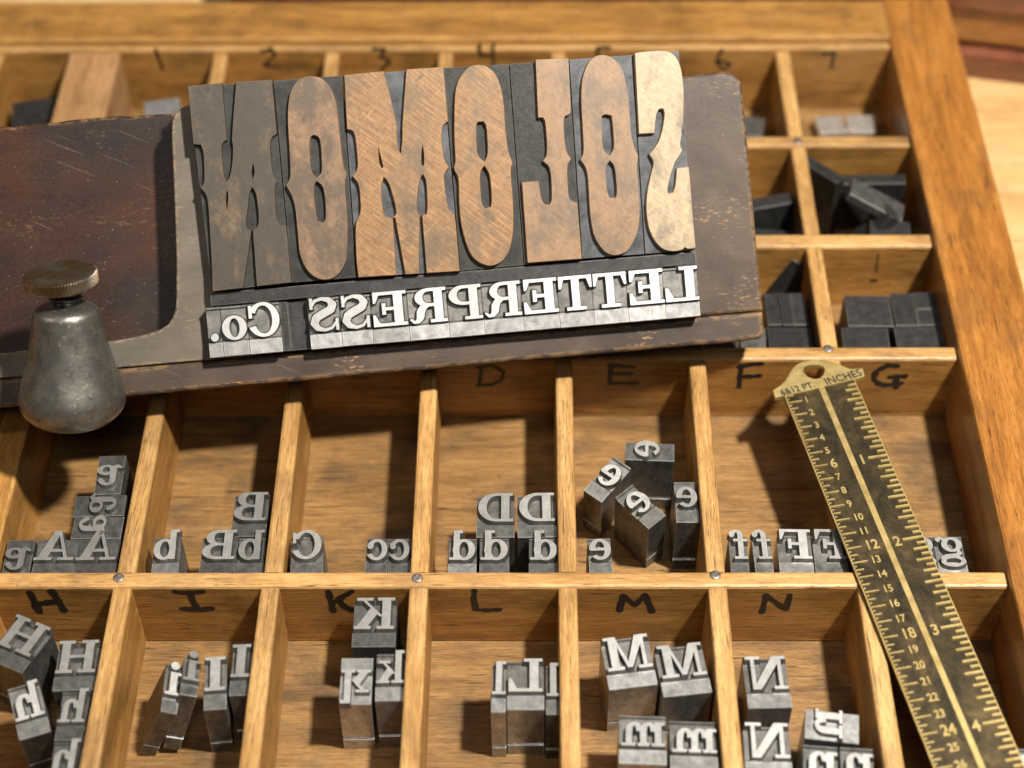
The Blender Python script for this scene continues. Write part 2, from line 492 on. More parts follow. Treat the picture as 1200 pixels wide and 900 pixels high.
T = .09
G = {}
G['A'] = (1.0, [[(.43, 1), (.60, 1), (.93, .05), (.68, .05)]] + [[(.43, 1), (.51, 1), (.25, .05), (.16, .05)]] + rc(.27, .28, .72, .37) + serifs((.0, .40), (.56, 1.02)))
G['B'] = (.88, rc(.1, 0, .32, 1) + serifs((0, .5)) + serifs((0, .5), y0=.91) + rc(.3, .47, .52, .55) + ringp(.48, .74, .31, .26, .2, T, -90, 90) + ringp(.5, .275, .37, .275, .21, T, -90, 90))
G['C'] = (.88, ringp(.45, .5, .45, .5, .20, T, 28, 335) + rc(.76, .56, .85, .92))
G['D'] = (.95, rc(.1, 0, .32, 1) + serifs((0, .5)) + serifs((0, .5), y0=.91) + ringp(.45, .5, .49, .5, .22, T, -90, 90))
G['E'] = (.86, rc(.1, 0, .32, 1) + serifs((0, .84)) + serifs((0, .82), y0=.91) + rc(.3, .46, .6, .55) + [[(.66, .05), (.84, .05), (.84, .34), (.78, .34)]] + [[(.66, .95), (.77, .68), (.82, .68), (.82, .95)]] + rc(.52, .34, .61, .67))
G['F'] = (.84, rc(.1, 0, .32, 1) + serifs((0, .48)) + serifs((0, .82), y0=.91) + rc(.3, .46, .6, .55) + [[(.66, .95), (.77, .66), (.82, .66), (.82, .95)]] + rc(.52, .34, .61, .67))
G['H'] = (1.05, rc(.1, 0, .32, 1) + rc(.73, 0, .95, 1) + serifs((0, .44), (.61, 1.05)) + serifs((0, .44), (.61, 1.05), y0=.91) + rc(.3, .46, .75, .55))
G['I'] = (.46, rc(.12, 0, .34, 1) + serifs((0, .46)) + serifs((0, .46), y0=.91))
G['K'] = (1.02, rc(.1, 0, .32, 1) + serifs((0, .44), (.6, 1.02)) + serifs((0, .44), (.56, .98), y0=.91) + [[(.76, .93), (.84, .93), (.38, .40), (.30, .40)]] + [[(.42, .52), (.60, .70), (.96, .05), (.70, .05)]])
G['L'] = (.84, rc(.1, 0, .32, 1) + serifs((0, .84)) + serifs((0, .46), y0=.91) + [[(.62, .05), (.84, .05), (.84, .40), (.77, .40)]])
G['M'] = (1.25, rc(.13, 0, .23, .95) + rc(.90, 0, 1.12, 1) + [[(.10, 1), (.36, 1), (.70, .06), (.55, .06)]] + [[(.58, .06), (.68, .06), (1.0, 1), (.92, 1)]] + serifs((0, .38), (.78, 1.25)) + serifs((0, .3), (.92, 1.25), y0=.91))
G['N'] = (1.1, rc(.13, 0, .23, .95) + rc(.86, 0, .96, 1) + [[(.08, 1), (.36, 1), (.96, 0), (.74, 0)]] + serifs((0, .38)) + serifs((0, .3), (.70, 1.1), y0=.91))
G['P'] = (.86, rc(.1, 0, .32, 1) + serifs((0, .46)) + serifs((0, .5), y0=.91) + rc(.3, .43, .48, .52) + ringp(.46, .715, .38, .285, .21, T, -90, 90))
G['R'] = (.98, rc(.1, 0, .32, 1) + serifs((0, .44)) + serifs((0, .5), y0=.91) + rc(.3, .47, .48, .56) + ringp(.46, .735, .35, .265, .2, T, -90, 90) + st([(.50, .50, .10), (.62, .44, .18), (.68, .32, .21), (.70, .17, .19), (.76, .06, .12), (.86, .04, .08), (.94, .12, .06)]))
G['S'] = (.80, st([(.70, .78, .07), (.62, .90, .08), (.44, .955, .09), (.24, .90, .15), (.15, .76, .20), (.22, .62, .22), (.42, .52, .23), (.60, .42, .22), (.67, .26, .20), (.59, .11, .15), (.40, .045, .09), (.22, .09, .08), (.10, .24, .07)]) + rc(.68, .66, .76, .98) + rc(.03, .02, .11, .36))
G['T'] = (.96, rc(.37, 0, .59, 1) + serifs((.2, .76)) + serifs((0, .96), y0=.91) + [[(0, .95), (0, .64), (.06, .64), (.16, .95)]] + [[(.96, .95), (.80, .95), (.90, .64), (.96, .64)]])
X = .68
G['a'] = (.74, rc(.41, .08, .59, .55) + ringp(.34, .53, .25, .22, .18, .08, 0, 165) + disc(.15, .56, .075) + ringp(.28, .185, .27, .185, .16, .07) + st([(.50, .10, .14), (.60, .045, .10), (.72, .10, .06)]))
G['b'] = (.80, rc(.1, 0, .29, 1) + serifs((0, .2), y0=.91) + ringp(.44, .34, .35, .36, .2, .09))
G['c'] = (.70, ringp(.36, .34, .36, .36, .18, .09, 30, 330) + disc(.58, .46, .10))
G['d'] = (.82, rc(.5, 0, .69, 1) + serifs((.40, .6), y0=.91) + serifs((.6, .82), t=.08) + ringp(.36, .34, .35, .36, .2, .09))
G['e'] = (.72, ringp(.36, .34, .36, .36, .2, .09, 0, 318) + rc(.1, .30, .69, .39))
G['f'] = (.62, rc(.14, 0, .33, .8) + serifs((0, .48), t=.08) + serifs((0, .50), y0=.60, t=.08) + ringp(.39, .78, .25, .22, .19, .09, 30, 180) + disc(.55, .84, .10))
G['g'] = (.78, ringp(.34, .43, .30, .25, .17, .08) + ringp(.37, -.13, .36, .19, .14, .09) + st([(.20, .24, .08), (.14, .14, .10), (.26, .06, .14), (.55, .03, .13), (.66, -.04, .12)]) + st([(.54, .60, .07), (.66, .66, .08)]) + disc(.72, .60, .075))
G['h'] = (.86, rc(.1, 0, .29, 1) + serifs((0, .2), y0=.91) + serifs((0, .40), (.46, .86), t=.08) + ringp(.49, .42, .27, .27, .19, .10, 0, 180) + rc(.57, 0, .76, .42))
G['n'] = (.86, rc(.1, 0, .29, X) + serifs((0, .2), y0=.60, t=.08) + serifs((0, .40), (.46, .86), t=.08) + ringp(.49, .42, .27, .27, .19, .10, 0, 180) + rc(.57, 0, .76, .42))
G['m'] = (1.28, rc(.1, 0, .29, X) + serifs((0, .2), y0=.60, t=.08) + serifs((0, .39), (.45, .80), (.86, 1.28), t=.08) + ringp(.47, .42, .25, .27, .19, .10, 0, 180) + rc(.53, 0, .72, .42) + ringp(.89, .42, .25, .27, .19, .10, 0, 180) + rc(.96, 0, 1.14, .42))
G['i'] = (.42, rc(.12, 0, .31, X) + serifs((0, .2), y0=.60, t=.08) + serifs((0, .42), t=.08) + disc(.21, .88, .12))
G['k'] = (.86, rc(.1, 0, .29, 1) + serifs((0, .2), y0=.91) + serifs((0, .40), (.46, .86), t=.08) + serifs((.44, .82), y0=.60, t=.08) + [[(.60, .62), (.70, .62), (.38, .28), (.28, .28)]] + [[(.34, .34), (.50, .50), (.80, .05), (.56, .05)]])
G['l'] = (.42, rc(.12, 0, .31, 1) + serifs((0, .22), y0=.91) + serifs((0, .42), t=.08))
G['o'] = (.72, ringp(.36, .34, .36, .36, .21, .08))
G['.'] = (.30, disc(.15, .10, .12))

HT = 23.0            # type height
SHO = 1.35           # depth of the face above the shoulder
_gcache, _bcache = {}, {}


def glyph_mesh(ch, w_, d_, rot, mat, cap=9.7, base=None):
    """mirrored raised letter centred on a body of w_ by d_ millimetres"""
    key = (ch, round(w_ * 2), round(d_ * 2), rot, mat.name)
    if key in _gcache: return _gcache[key]
    gw, polys = G[ch]
    bw, bd = (w_, d_) if rot % 180 == 0 else (d_, w_)
    sx = min(bw * .93 / gw, cap * 1.35) if ch != '.' else cap
    yb = -bd / 2 + bd * .32 if base is None else base
    if ch in 'g': yb = -bd / 2 + bd * .36
    c, s_ = round(math.cos(math.radians(rot)), 6), round(math.sin(math.radians(rot)), 6)
    out = []
    for p in polys:
        q = []
        for x, y in p:
            X_ = -(x - gw / 2) * sx; Y_ = yb + y * cap
            q.append((c * X_ - s_ * Y_, s_ * X_ + c * Y_))
        out.append(q)
    V, F = relief(out, [], HT - SHO - .45, HT, .40)
    me = mesh('face', V, F); me.materials.append(mat); me.materials.append(GRIME)
    for p_ in me.polygons:
        if abs(p_.normal.z) < .9: p_.material_index = 1
    _gcache[key] = me
    return me


def body_mesh(w_, d_, h=HT - SHO, mat=None, nick=True, grime=False, rot=0):
    key = (round(w_ * 4), round(d_ * 4), round(h * 4), mat.name, nick, grime)
    if key in _bcache: return _bcache[key]
    y0, y1 = -d_ / 2, d_ / 2
    ys = y0 + d_ * .29
    if nick:
        prof = [(y1, 0), (y1, h - .15), (y1 - .15, h)] + ([(y1 - .5, h), (y1 - .9, h - .5), (ys + .6, h - .5), (ys, h)] if grime else []) + [(y0 + .15, h), (y0, h - .15), (y0, 5.6), (y0 + .55, 5.3), (y0 + .55, 4.8), (y0, 4.4), (y0, .0), (y0 + d_ * .38, 0), (y0 + d_ * .42, .8), (y1 - d_ * .42, .8), (y1 - d_ * .38, 0)]
    else:
        prof = [(y1, 0), (y1, h - .2), (y1 - .2, h)] + ([(y1 - .5, h), (y1 - .9, h - .5), (ys + .6, h - .5), (ys, h)] if grime else []) + [(y0 + .2, h), (y0, h - .2), (y0, 0)]
    n = len(prof)
    V = [(-w_ / 2, y, z) for y, z in prof] + [(w_ / 2, y, z) for y, z in prof]
    F = [tuple(range(n)), tuple(range(2 * n - 1, n - 1, -1))] + [(i, i + n, (i + 1) % n + n, (i + 1) % n) for i in range(n)]
    me = fix_normals(mesh('body', V, F)); me.materials.append(mat)
    if grime:
        me.materials.append(GRIME)
        for p_ in me.polygons:
            if p_.center.z > (h - 1.0) * MM and p_.normal.z > .5 and p_.center.y > (y0 + d_ * .3) * MM and p_.center.y < (y1 - .2) * MM: p_.material_index = 1
    _bcache[key] = me
    return me


def frame_from(quad, foot=None, ztop=HT, snap=None):
    """quad: picture points TL, TR, BR, BL of the top of a standing block whose top is ztop above the compartment floor.
    Returns matrix (mm), width, depth."""
    P = [at(u, v, ztop) for u, v in quad]
    TL, TR, BR, BL = P
    wv = ((TR - TL) + (BR - BL)) / 2; dv = ((TL - BL) + (TR - BR)) / 2
    w_, d_ = np.linalg.norm(wv), np.linalg.norm(dv)
    c = sum(P) / 4
    ang = (math.atan2(wv[1], wv[0]) + math.atan2(-dv[0], dv[1])) / 2
    xd = np.array([math.cos(ang), math.sin(ang), 0]); yd = np.array([-xd[1], xd[0], 0])
    if foot is not None:
        ft = at(*foot, 0.0)
        up = BL - ft; up /= np.linalg.norm(up)
    else:
        up = np.array([0, 0, 1.])
    xd = xd - up * (xd @ up); xd /= np.linalg.norm(xd)
    yd = np.cross(up, xd)
    base = c - up * ztop
    # never let a corner sink below the floor
    low = min((base + sx * xd * w_ / 2 + sy * yd * d_ / 2)[2] for sx in (-1, 1) for sy in (-1, 1))
    base[2] += -low + .05
    M = Matrix(((xd[0], yd[0], up[0], base[0] * MM), (xd[1], yd[1], up[1], base[1] * MM), (xd[2], yd[2], up[2], base[2] * MM), (0, 0, 0, 1)))
    return M, w_, d_


def q4(x0, x1, y0, y1, x2=None, x3=None):
    x2 = x1 if x2 is None else x2; x3 = x0 if x3 is None else x3
    return [(x0, y0), (x1, y0), (x2, y1), (x3, y1)]


def sort_type(ch, quad, label, foot=None, rot=0, size=None, bright=False, group=None):
    M, w_, d_ = frame_from(quad, foot)
    if size: w_, d_ = size
    w_ -= .12; d_ -= .12
    t = thing('metal_type', label, 'printing type', matrix=M, group=group)
    obj('body', body_mesh(w_, d_, mat=LEAD_BRIGHT if bright else LEAD, grime=(rot == 0)), None, t)
    obj('printing_face', glyph_mesh(ch, w_, d_, rot, LIGHT_FACE if bright else LEAD_FACE), None, t)
    return t


# ================================================================== the setting
P = 39.0
ZR = 25.36                       # height of dividers above the compartment floor
WD = 2.5                         # half thickness of a divider
FX = 153.8                       # inner face of the right frame rail
rails = [(-86.5, -81.3), (-4.99, 0.0), (75.72, 80.81), (122.95, 128.71), (170.4, 175.6), (220.6, 224.0)]
XL, YF, YB = -262.0, -104.0, 246.0
tz = -9.5
V, F = box_geo(-1500, 1500, -1000, 2200, tz - 30, tz)
tag(obj('table', mesh('table', V, F), TABLE), 'pale honey coloured wooden table top under the type case', None, None, 'structure')

case = thing('type_case', 'large honey coloured wooden type case divided into lettered compartments', 'type case', (0, 0, tz))
ci = Matrix.Translation((0, 0, -tz * MM))


def pale_top(o):  # gives the upward faces near the top the paler wood
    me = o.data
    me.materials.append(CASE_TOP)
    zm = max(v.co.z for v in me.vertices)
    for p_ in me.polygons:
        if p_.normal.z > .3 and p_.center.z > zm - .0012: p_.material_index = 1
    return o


def cpart(o):
    o.location.z -= tz * MM
    return o


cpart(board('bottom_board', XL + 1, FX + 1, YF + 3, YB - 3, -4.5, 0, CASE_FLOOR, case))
ow = [at(1200, 379, 29)[0], at(1123.5, 99, 29)[0]]
FO = FX + 23.5
right_rail = cpart(board('right_frame_rail', FX, FO, YF, YB, tz + .3, 28.6, FRAME, case, 'y', 1.2))
back_rail = cpart(board('back_frame_rail', XL, FX - .05, 224.05, YB, tz + .3, 28.6, CASE, case, 'x', 1.2))
cpart(board('front_frame_rail', XL, FX - .05, YF, -86.6, tz + .3, 28.6, FRAME, case, 'x', 1.0))
cpart(board('left_frame_rail', XL - 22, XL - .05, YF, YB, tz + .3, 28.6, FRAME, case, 'y', 1.0))
long_div = []
for k, (a, b) in enumerate(rails):
    zt = ZR if k < 5 else ZR + 1.2
    long_div.append(cpart(pale_top(board('long_divider', XL + .05, FX - .1, a, b, 0.4, zt, CASE, case, 'x', .9))))
D = lambda i: (i - 3) * P
for k in range(5):
    y0, y1 = rails[k][1] + .03, rails[k + 1][0] - .03
    for i in range(-2, 7):
        if i == 0: continue
        j = random.uniform(-.25, .25)
        cpart(pale_top(board('short_divider', D(i) - WD + j, D(i) + WD + j, y0, y1, 0.03, ZR - .35 + random.uniform(-.1, .1), CASE, case, 'y', .9)))
    cpart(board('centre_bar', D(0) - 13.5, D(0) + 4.2, y0, y1, 0.03, ZR + .1, BAR if k > 1 else CASE, case, 'y', .8))


def child_at(name, me, mat, parent, world_mm):
    """link mesh given in world millimetre offsets under a rotated/moved child"""
    o = bpy.data.objects.new(name, me); COL.objects.link(o)
    if mat and not me.materials: me.materials.append(mat)
    o.parent = parent
    bpy.context.view_layer.update()
    o.matrix_world = Matrix.Translation(Vector(world_mm) * MM)
    return o


# nails where dividers meet
NV, NF = lathe([(1.45, -1.2), (1.5, .05), (1.35, .22), (.8, .30), (.3, .26)], 18)
nail_me = fix_normals(mesh('nail', NV, NF, True)); nail_me.materials.append(NAIL)
for k, (u, v) in ((1, (139, 677)), (1, (489, 677.5)), (1, (838, 674)), (2, (970.5, 408.5)), (4, (935, 165))):
    p = at(u, v, ZR); child_at('nail', nail_me, None, long_div[k], (p[0], p[1], ZR))

# marker letters on the faces of the long dividers
INKS = [
    (1, 7.5, [[(35, 694), (46, 717)], [(61, 693), (75, 715)], [(44, 708), (70, 704)]], INK),
    (1, 6.2, [[(205, 693), (220, 695), (238, 693)], [(222, 694), (226, 704), (231, 714)], [(214, 713), (232, 715), (248, 713)]], INK),
    (1, 6.2, [[(385, 693), (388, 705), (391, 716)], [(412, 693), (400, 700), (389, 707)], [(397, 703), (403, 710), (413, 715)]], INK),
    (1, 5.2, [[(556, 692), (555, 703), (558, 714)], [(556, 714), (570, 715), (586, 714)]], INK),
    (1, 6.0, [[(726, 715), (730, 698), (744, 709), (756, 697), (764, 716)]], INK),
    (1, 6.0, [[(893, 717), (898, 698), (921, 714), (926, 697)]], INK),
    (2, 4.5, [[(431, 425), (418, 424), (411, 433), (414, 442), (430, 443)]], FAINT),
    (2, 4.2, [[(564, 429), (562, 451)], [(560, 430), (578, 428), (590, 436), (587, 446), (575, 451), (560, 452)]], INK),
    (2, 5.2, [[(716, 427), (715, 449)], [(715, 428), (743, 430)], [(716, 438), (740, 438)], [(715, 449), (746, 449)]], INK),
    (2, 5.5, [[(869, 428), (867, 440), (866, 453)], [(866, 430), (880, 427), (893, 426)], [(868, 441), (880, 441), (891, 440)]], INK),
    (2, 6.2, [[(1052, 429), (1040, 428), (1027, 435), (1023, 444), (1032, 451), (1046, 451), (1056, 449)], [(1042, 442), (1060, 441)], [(1050, 443), (1050, 454)]], INK),
    (3, 2.4, [[(1029, 298), (1026.5, 319)]], FAINT), (3, 3.5, [[(1021, 329), (1027, 329)]], INK),
    (5, 4.5, [[(182, 57), (190, 80)]], INK), (5, 4.5, [[(307, 60), (318, 57), (323, 64), (309, 77), (327, 78)]], INK),
    (5, 4.5, [[(438, 57), (451, 58), (446, 66), (457, 72), (446, 83)]], INK),
    (5, 4.5, [[(562, 52), (562, 65), (579, 65)], [(578, 51), (578, 80)]], INK),
    (5, 4.5, [[(716, 56), (700, 56), (700, 66), (714, 70), (700, 82)]], INK),
    (5, 4.5, [[(846, 58), (839, 72), (848, 82), (856, 75), (842, 71)]], INK),
    (5, 4.0, [[(964, 63), (978, 61), (974, 80)]], INK),
]
for k, wpx, strokes, mt in INKS:
    yf = rails[k][0]
    pl = []
    for path in strokes:
        pts = [hit(u, v, (0, yf, 0), (0, 1, 0)) for u, v in path]
        sc_ = wpx / 4.3 * (1.3 if k < 5 else 1.1)
        dense = []
        for a, b in zip(pts, pts[1:]):
            for j in range(4): dense.append(a + (b - a) * j / 4)
        dense.append(pts[-1])
        pl += st([(p[0] + random.uniform(-.09, .09), p[2] + random.uniform(-.09, .09), sc_ * random.uniform(.78, 1.2)) for p in dense])
    V, F = relief(pl, [], 0, .03, .0)
    cx = sum(v[0] for v in V) / len(V)
    me = fix_normals(mesh('ink_letter', [(x - cx, -z, y) for x, y, z in V], F))
    child_at('ink_letter', me, mt, long_div[k], (cx, yf - .03, 0))

# ================================================================== metal type in the compartments
C1 = 'first compartment from the left'
ST = sort_type
ST('a', [(8.5, 629), (39.7, 629), (34, 669), (0.5, 669)], 'metal lowercase a turned upside down at the far left edge beside a dark capital A', rot=180)
ST('A', [(44, 628.7), (92.6, 628.7), (85, 669.5), (35, 669.5)], 'darker metal capital A, left of the pair of A letters under the thumb screw')
ST('A', [(92.6, 628.7), (140.8, 628), (135, 669.5), (85.5, 669.5)], 'lighter metal capital A, right of the pair, against the divider')
ST('a', [(86, 602.6), (145.6, 602), (140, 628), (82, 628)], 'metal lowercase a lying sideways directly behind the pair of capital A letters', rot=90)
ST('a', [(88.5, 577), (146.5, 577), (145, 601.5), (84, 602)], 'metal lowercase a lying sideways, second behind the capital A letters', rot=-90)
ST('a', [(115.3, 530.4), (145.6, 530.4), (141.8, 576), (109, 576)], 'metal lowercase a standing farthest back in the column behind the A letters', rot=180)
ST('b', [(179.3, 626.7), (210, 626), (210.4, 669.3), (176.7, 669.3)], 'bright metal lowercase b standing alone at the left of the B compartment', bright=True)
ST('B', [(237.3, 626.7), (278.7, 626), (275, 669.3), (232, 669.3)], 'metal capital B at the front, left of a lowercase b')
ST('b', [(278.7, 626.5), (310.7, 626.7), (308, 669.3), (276, 669.3)], 'metal lowercase b in the front right corner beside the capital B')
ST('B', [(275.3, 577.5), (315.3, 577), (311.3, 625.5), (268.7, 625.5)], 'metal capital B standing behind the lowercase b against the divider')
ST('C', [(339.5, 625.5), (376.4, 625.5), (380, 669.6), (341, 669.6)], 'metal capital C alone in the left front corner of its compartment')
ST('c', [(431, 627.6), (456, 627.6), (453, 669.6), (425.6, 669.6)], 'metal lowercase c, left of the touching pair of c letters')
ST('c', [(456.5, 627.6), (480.5, 627.6), (480.5, 669.6), (453.5, 669.6)], 'metal lowercase c, right of the touching pair, by the divider')
ST('d', [(525.5, 627.6), (558.5, 627.6), (558.5, 669.6), (524.5, 669.6)], 'bright metal lowercase d, leftmost of the three d letters at the front', bright=True)
ST('d', [(561.5, 627.3), (596.6, 627.3), (597, 669.6), (562, 669.6)], 'metal lowercase d, middle of the three at the front, below the left capital D')
ST('d', [(620, 627.6), (654.5, 627.6), (654.5, 669.6), (620, 669.6)], 'metal lowercase d, rightmost of the three at the front, across a dark gap')
ST('D', [(559.4, 579.6), (602.6, 579), (603.5, 626.5), (557, 626.5)], 'metal capital D, left of the pair standing behind the d letters')
ST('D', [(606.5, 578.5), (650, 577.5), (653, 626.5), (606, 626.5)], 'metal capital D, right of the pair standing behind the d letters')
ST('e', [(733.6, 515.4), (791, 516), (790, 536.5), (732.4, 536)], 'metal lowercase e turned sideways, farthest back in the E compartment', rot=90)
ST('e', [(718.6, 537.6), (740.5, 550.5), (704.5, 586.5), (684, 573)], 'metal lowercase e turned to the left, leaning beside the divider', foot=(683, 618))
ST('e', [(721, 582), (740.5, 567.6), (780.4, 602.4), (760, 618)], 'metal lowercase e twisted to the right in the middle of the loose e letters', foot=(757, 667))
ST('e', [(790, 561), (815.5, 561), (821, 609), (792.4, 609)], 'tall dark sided metal lowercase e standing by the right divider of the E compartment')
ST('e', [(687.4, 627.5), (715, 627), (719.5, 669), (691.6, 669)], 'metal lowercase e in the front left corner of the E compartment')
ST('f', [(854.5, 625.6), (875.5, 625.6), (879, 669), (856.6, 669)], 'metal lowercase f, left of the two f letters')
ST('f', [(880, 625.6), (902.5, 625.6), (908, 669), (886.6, 669)], 'metal lowercase f, right of the two f letters, beside a capital F')
ST('F', [(911.5, 624.5), (951, 624.5), (955, 669), (913.6, 669)], 'metal capital F, left of the pair, fully visible', bright=True)
ST('F', [(952.6, 624.5), (991, 624.5), (996, 669), (956, 669)], 'metal capital F, right of the pair, partly under the brass ruler')
ST('g', [(1067, 625.5), (1092.8, 625.5), (1101, 669), (1073, 669)], 'metal lowercase g almost hidden under the right edge of the brass ruler')
ST('g', [(1093.3, 625.5), (1127.3, 625), (1136.7, 669), (1102, 669)], 'metal lowercase g standing clear to the right of the brass ruler', bright=True)
# row H to N
ST('H', [(17.6, 720.4), (61, 738), (24, 786), (-19, 768)], 'metal capital H twisted clockwise in the upper left corner')
ST('H', [(68, 752), (116, 751), (112, 806), (60, 806)], 'metal capital H standing square against the divider')
ST('h', [(10.8, 811.7), (45.3, 799), (59.5, 855.6), (21, 865.5)], 'metal lowercase h tilted to the left below the twisted capital H', foot=(37, 905))
ST('h', [(72.3, 807.4), (104.8, 807), (97.8, 865), (62, 865)], 'metal lowercase h directly in front of the square capital H')
ST('h', [(62, 866), (95.5, 866), (87, 927), (52, 927)], 'metal lowercase h cut off by the bottom edge, nearest of the h letters')
ST('i', [(192.7, 773.4), (212, 773.4), (212, 831.5), (192.7, 828.7)], 'leaning metal lowercase i, leftmost of the fanned pieces', foot=(164, 885))
ST('i', [(214, 766), (233.8, 766), (236, 814.5), (215.5, 813)], 'leaning metal lowercase i, second of the fanned pieces', foot=(193, 884))
ST('I', [(239.4, 770.6), (265, 769), (265.8, 828), (238.5, 830)], 'metal capital I leaning left in the middle of the fanned pieces', foot=(249, 882))
ST('I', [(272, 754.4), (296, 753.6), (290.5, 811.7), (267.8, 812.5)], 'metal capital I farthest back against the right divider')
ST('K', [(415.4, 700), (464.6, 699.5), (463.4, 755), (411, 755)], 'metal capital K at the back, covering part of the marker letter')
ST('k', [(399.5, 768.4), (436.4, 767.5), (435.5, 823.6), (397.4, 822.4)], 'bright metal lowercase k turned upside down, left of the two', foot=(404, 877), rot=180, bright=True)
ST('k', [(441.5, 763.4), (476, 762), (474.5, 818.5), (438.5, 818.5)], 'bright metal lowercase k, right of the two, against the divider', bright=True)
ST('l', [(578, 775), (594, 775), (593, 832), (574, 832)], 'narrow metal lowercase l, left of the capital L', bright=True)
ST('L', [(594.8, 772), (637.4, 771.4), (638, 829), (593.8, 829)], 'metal capital L between two narrow lowercase l pieces', bright=True)
ST('l', [(639.5, 776.5), (657, 776.5), (657.5, 834.4), (640, 834.4)], 'narrow metal lowercase l, right of the capital L by the divider')
ST('M', [(703.5, 749.5), (759, 743.4), (771.6, 799.5), (714, 806.5)], 'bright metal capital M, left of the two M letters', foot=(711, 858), bright=True)
ST('M', [(766.5, 757), (822, 751.5), (835.5, 808.5), (778.5, 814)], 'bright metal capital M, right of the two, touching the divider', bright=True)
ST('m', [(726.6, 835), (781, 835.6), (781.5, 893.4), (724.5, 892.4)], 'metal lowercase m, left of the two in front of the capital M letters', bright=True)
ST('m', [(786, 842), (841.5, 842), (842, 901), (784.5, 900.5)], 'metal lowercase m, right of the two in front of the capital M letters', bright=True)
ST('N', [(871, 769), (920.4, 767.5), (930, 826), (876.6, 827.5)], 'bright metal capital N, the farther of the two N letters', bright=True)
ST('N', [(872.4, 848.5), (925, 848.5), (930, 907), (873, 907)], 'bright metal capital N, the nearer of the two, cut by the bottom edge', bright=True)
ST('n', [(946.5, 828.5), (1007, 833.5), (1008, 868), (942, 863)], 'bright metal lowercase n turned on its side behind two upright n letters', rot=90, bright=True)
ST('n', [(943.5, 869.5), (982.5, 871.6), (984, 929), (941, 927)], 'metal lowercase n, left of the two nearest the bottom edge', bright=True)
ST('n', [(986, 872), (1023, 874), (1028, 931), (987, 929)], 'metal lowercase n, right of the two nearest the bottom edge', bright=True)
ST('o', [(1189, 874), (1222, 874), (1232, 931), (1197, 931)], 'metal type only just visible in the bottom right corner beyond the brass ruler', bright=True)


# ================================================================== spacing material, upper right
def block(quad, z, label, mat=SPACE, foot=None, name='spacing_block', h=None, group=None):
    M, w_, d_ = frame_from(quad, foot, z)
    w_ -= .15; d_ -= .15
    me = body_mesh(w_, d_, z, mat, False)
    o = obj(name, me); o.matrix_world = M
    return tag(o, label, 'spacing block', group)


ZS = 17.5
block([(990, 346.6), (1041.6, 345.4), (1047, 382), (993, 383)], ZS, 'square black spacing block with pale scuffs, back left of the four-block square')
block([(1044, 344.5), (1070, 343), (1076, 381.5), (1048.5, 382)], ZS, 'half-width black spacing block, right beside the scuffed square block')
block([(1070.6, 343), (1096.5, 342), (1100.8, 362), (1073.5, 362.6)], ZS, 'small black spacing block in the far right corner against the frame')
block([(1073.7, 363.2), (1101, 362.6), (1104, 381), (1076.5, 381.5)], ZS, 'small black spacing block just in front of the far right corner one')
block([(987, 384.2), (1040, 384), (1045, 421), (989, 421)], ZS, 'black spacing block, front left, partly hidden by the divider with the brass ruler')
block([(1049, 383.2), (1103.4, 382), (1111, 420), (1052, 421)], ZS, 'black spacing block, front right, nearest the outer frame')
block([(895.5, 344), (912, 343.8), (917, 381), (900, 381)], ZS, 'narrow dark spacing block beside the end of the composing tray, left of three')
block([(912.4, 343.8), (925, 343.4), (931, 381), (917.4, 381)], ZS + .8, 'narrow greyer spacing block in the middle of three beside the composing tray')
block([(925.4, 343.4), (942, 343), (948, 381), (931.4, 381)], ZS, 'narrow dark spacing block, right of three next to the thin divider')
block([(900, 383.5), (949.5, 383.5), (955, 420), (902, 420)], ZS, 'dark spacing block in front of the three narrow ones')
block([(868, 383.5), (897, 383.5), (898, 420), (868, 420)], ZS, 'pale grey spacing block peeping from under the corner of the composing tray', LEAD)
block([(806, 383.5), (864, 383.5), (865, 420), (805, 420)], ZS - 1, 'added black block standing in for shade, left of the pale grey one')  # added block: its black colour stands in for shade beside the tray


def slug(c, L, W, H, rz, tilt, label, mat=SPACE, ry=0.0):
    V, F = box_geo(-L / 2, L / 2, -W / 2, W / 2, 0, H, .25)
    o = obj('lead_slug', fix_normals(mesh('lead_slug', V, F)), mat, None, c, (tilt, ry, rz))
    return tag(o, label, 'spacing slug')


p = at(905, 350, 14)
slug((p[0], p[1] + 13, 2.0), 17, 4.5, 19, -.35, -.15, 'dark slug leaning behind the three narrow blocks next to the tray end', SPACE, .35)
pp = at(963, 199, 24); slug((pp[0] + .3, pp[1], .2), 15, 4.0, 24, -.8, 0, 'tall black slug standing upright beside the thin divider', SPACE)
slug((140, 160, .2), 22, 4.5, 20, 0.02, 0, 'long black slug standing against the back of the blurred upper compartment')
slug((133, 143.5, .2), 4.0, 8, 23, .2, 0, 'slanting grey slug forming the left leg of a small tent', SPACE, .55)
slug((139.5, 149, 19.0), 19, 8, 2.8, -.25, 0, 'grey slug resting on top of the tent shape', LEAD, .42)
slug((144.5, 140, .2), 12.5, 11, 15, -.1, 0, 'squat black block under the tent shaped slugs')
slug((132, 133.4, .2), 15, 4.5, 17, 0, 0, 'pale edged slug lying along the lower divider', LEAD)
slug((104.5, 139, .2), 18, 12, 12, -.1, 0, 'broad dark block left of the thin divider in the blurred upper row')
slug((106, 150.5, .2), 17, 5, 19, .25, 0, 'dark slug standing behind the broad dark block')
slug((95, 152, .2), 9, 7, 21, .1, 0, 'white shiny block beside the edge of the composing tray', SPACE_PALE)
slug((102, 133.2, .2), 19, 5, 10, 0, 0, 'low grey slug at the front of the compartment beside the tray', LEAD)
pp = at(973, 146, 5); slug((pp[0], pp[1], .2), 9.5, 9, 5, .12, 0, 'bright silvery block, left of two in the compartment marked 7', SPACE_PALE)
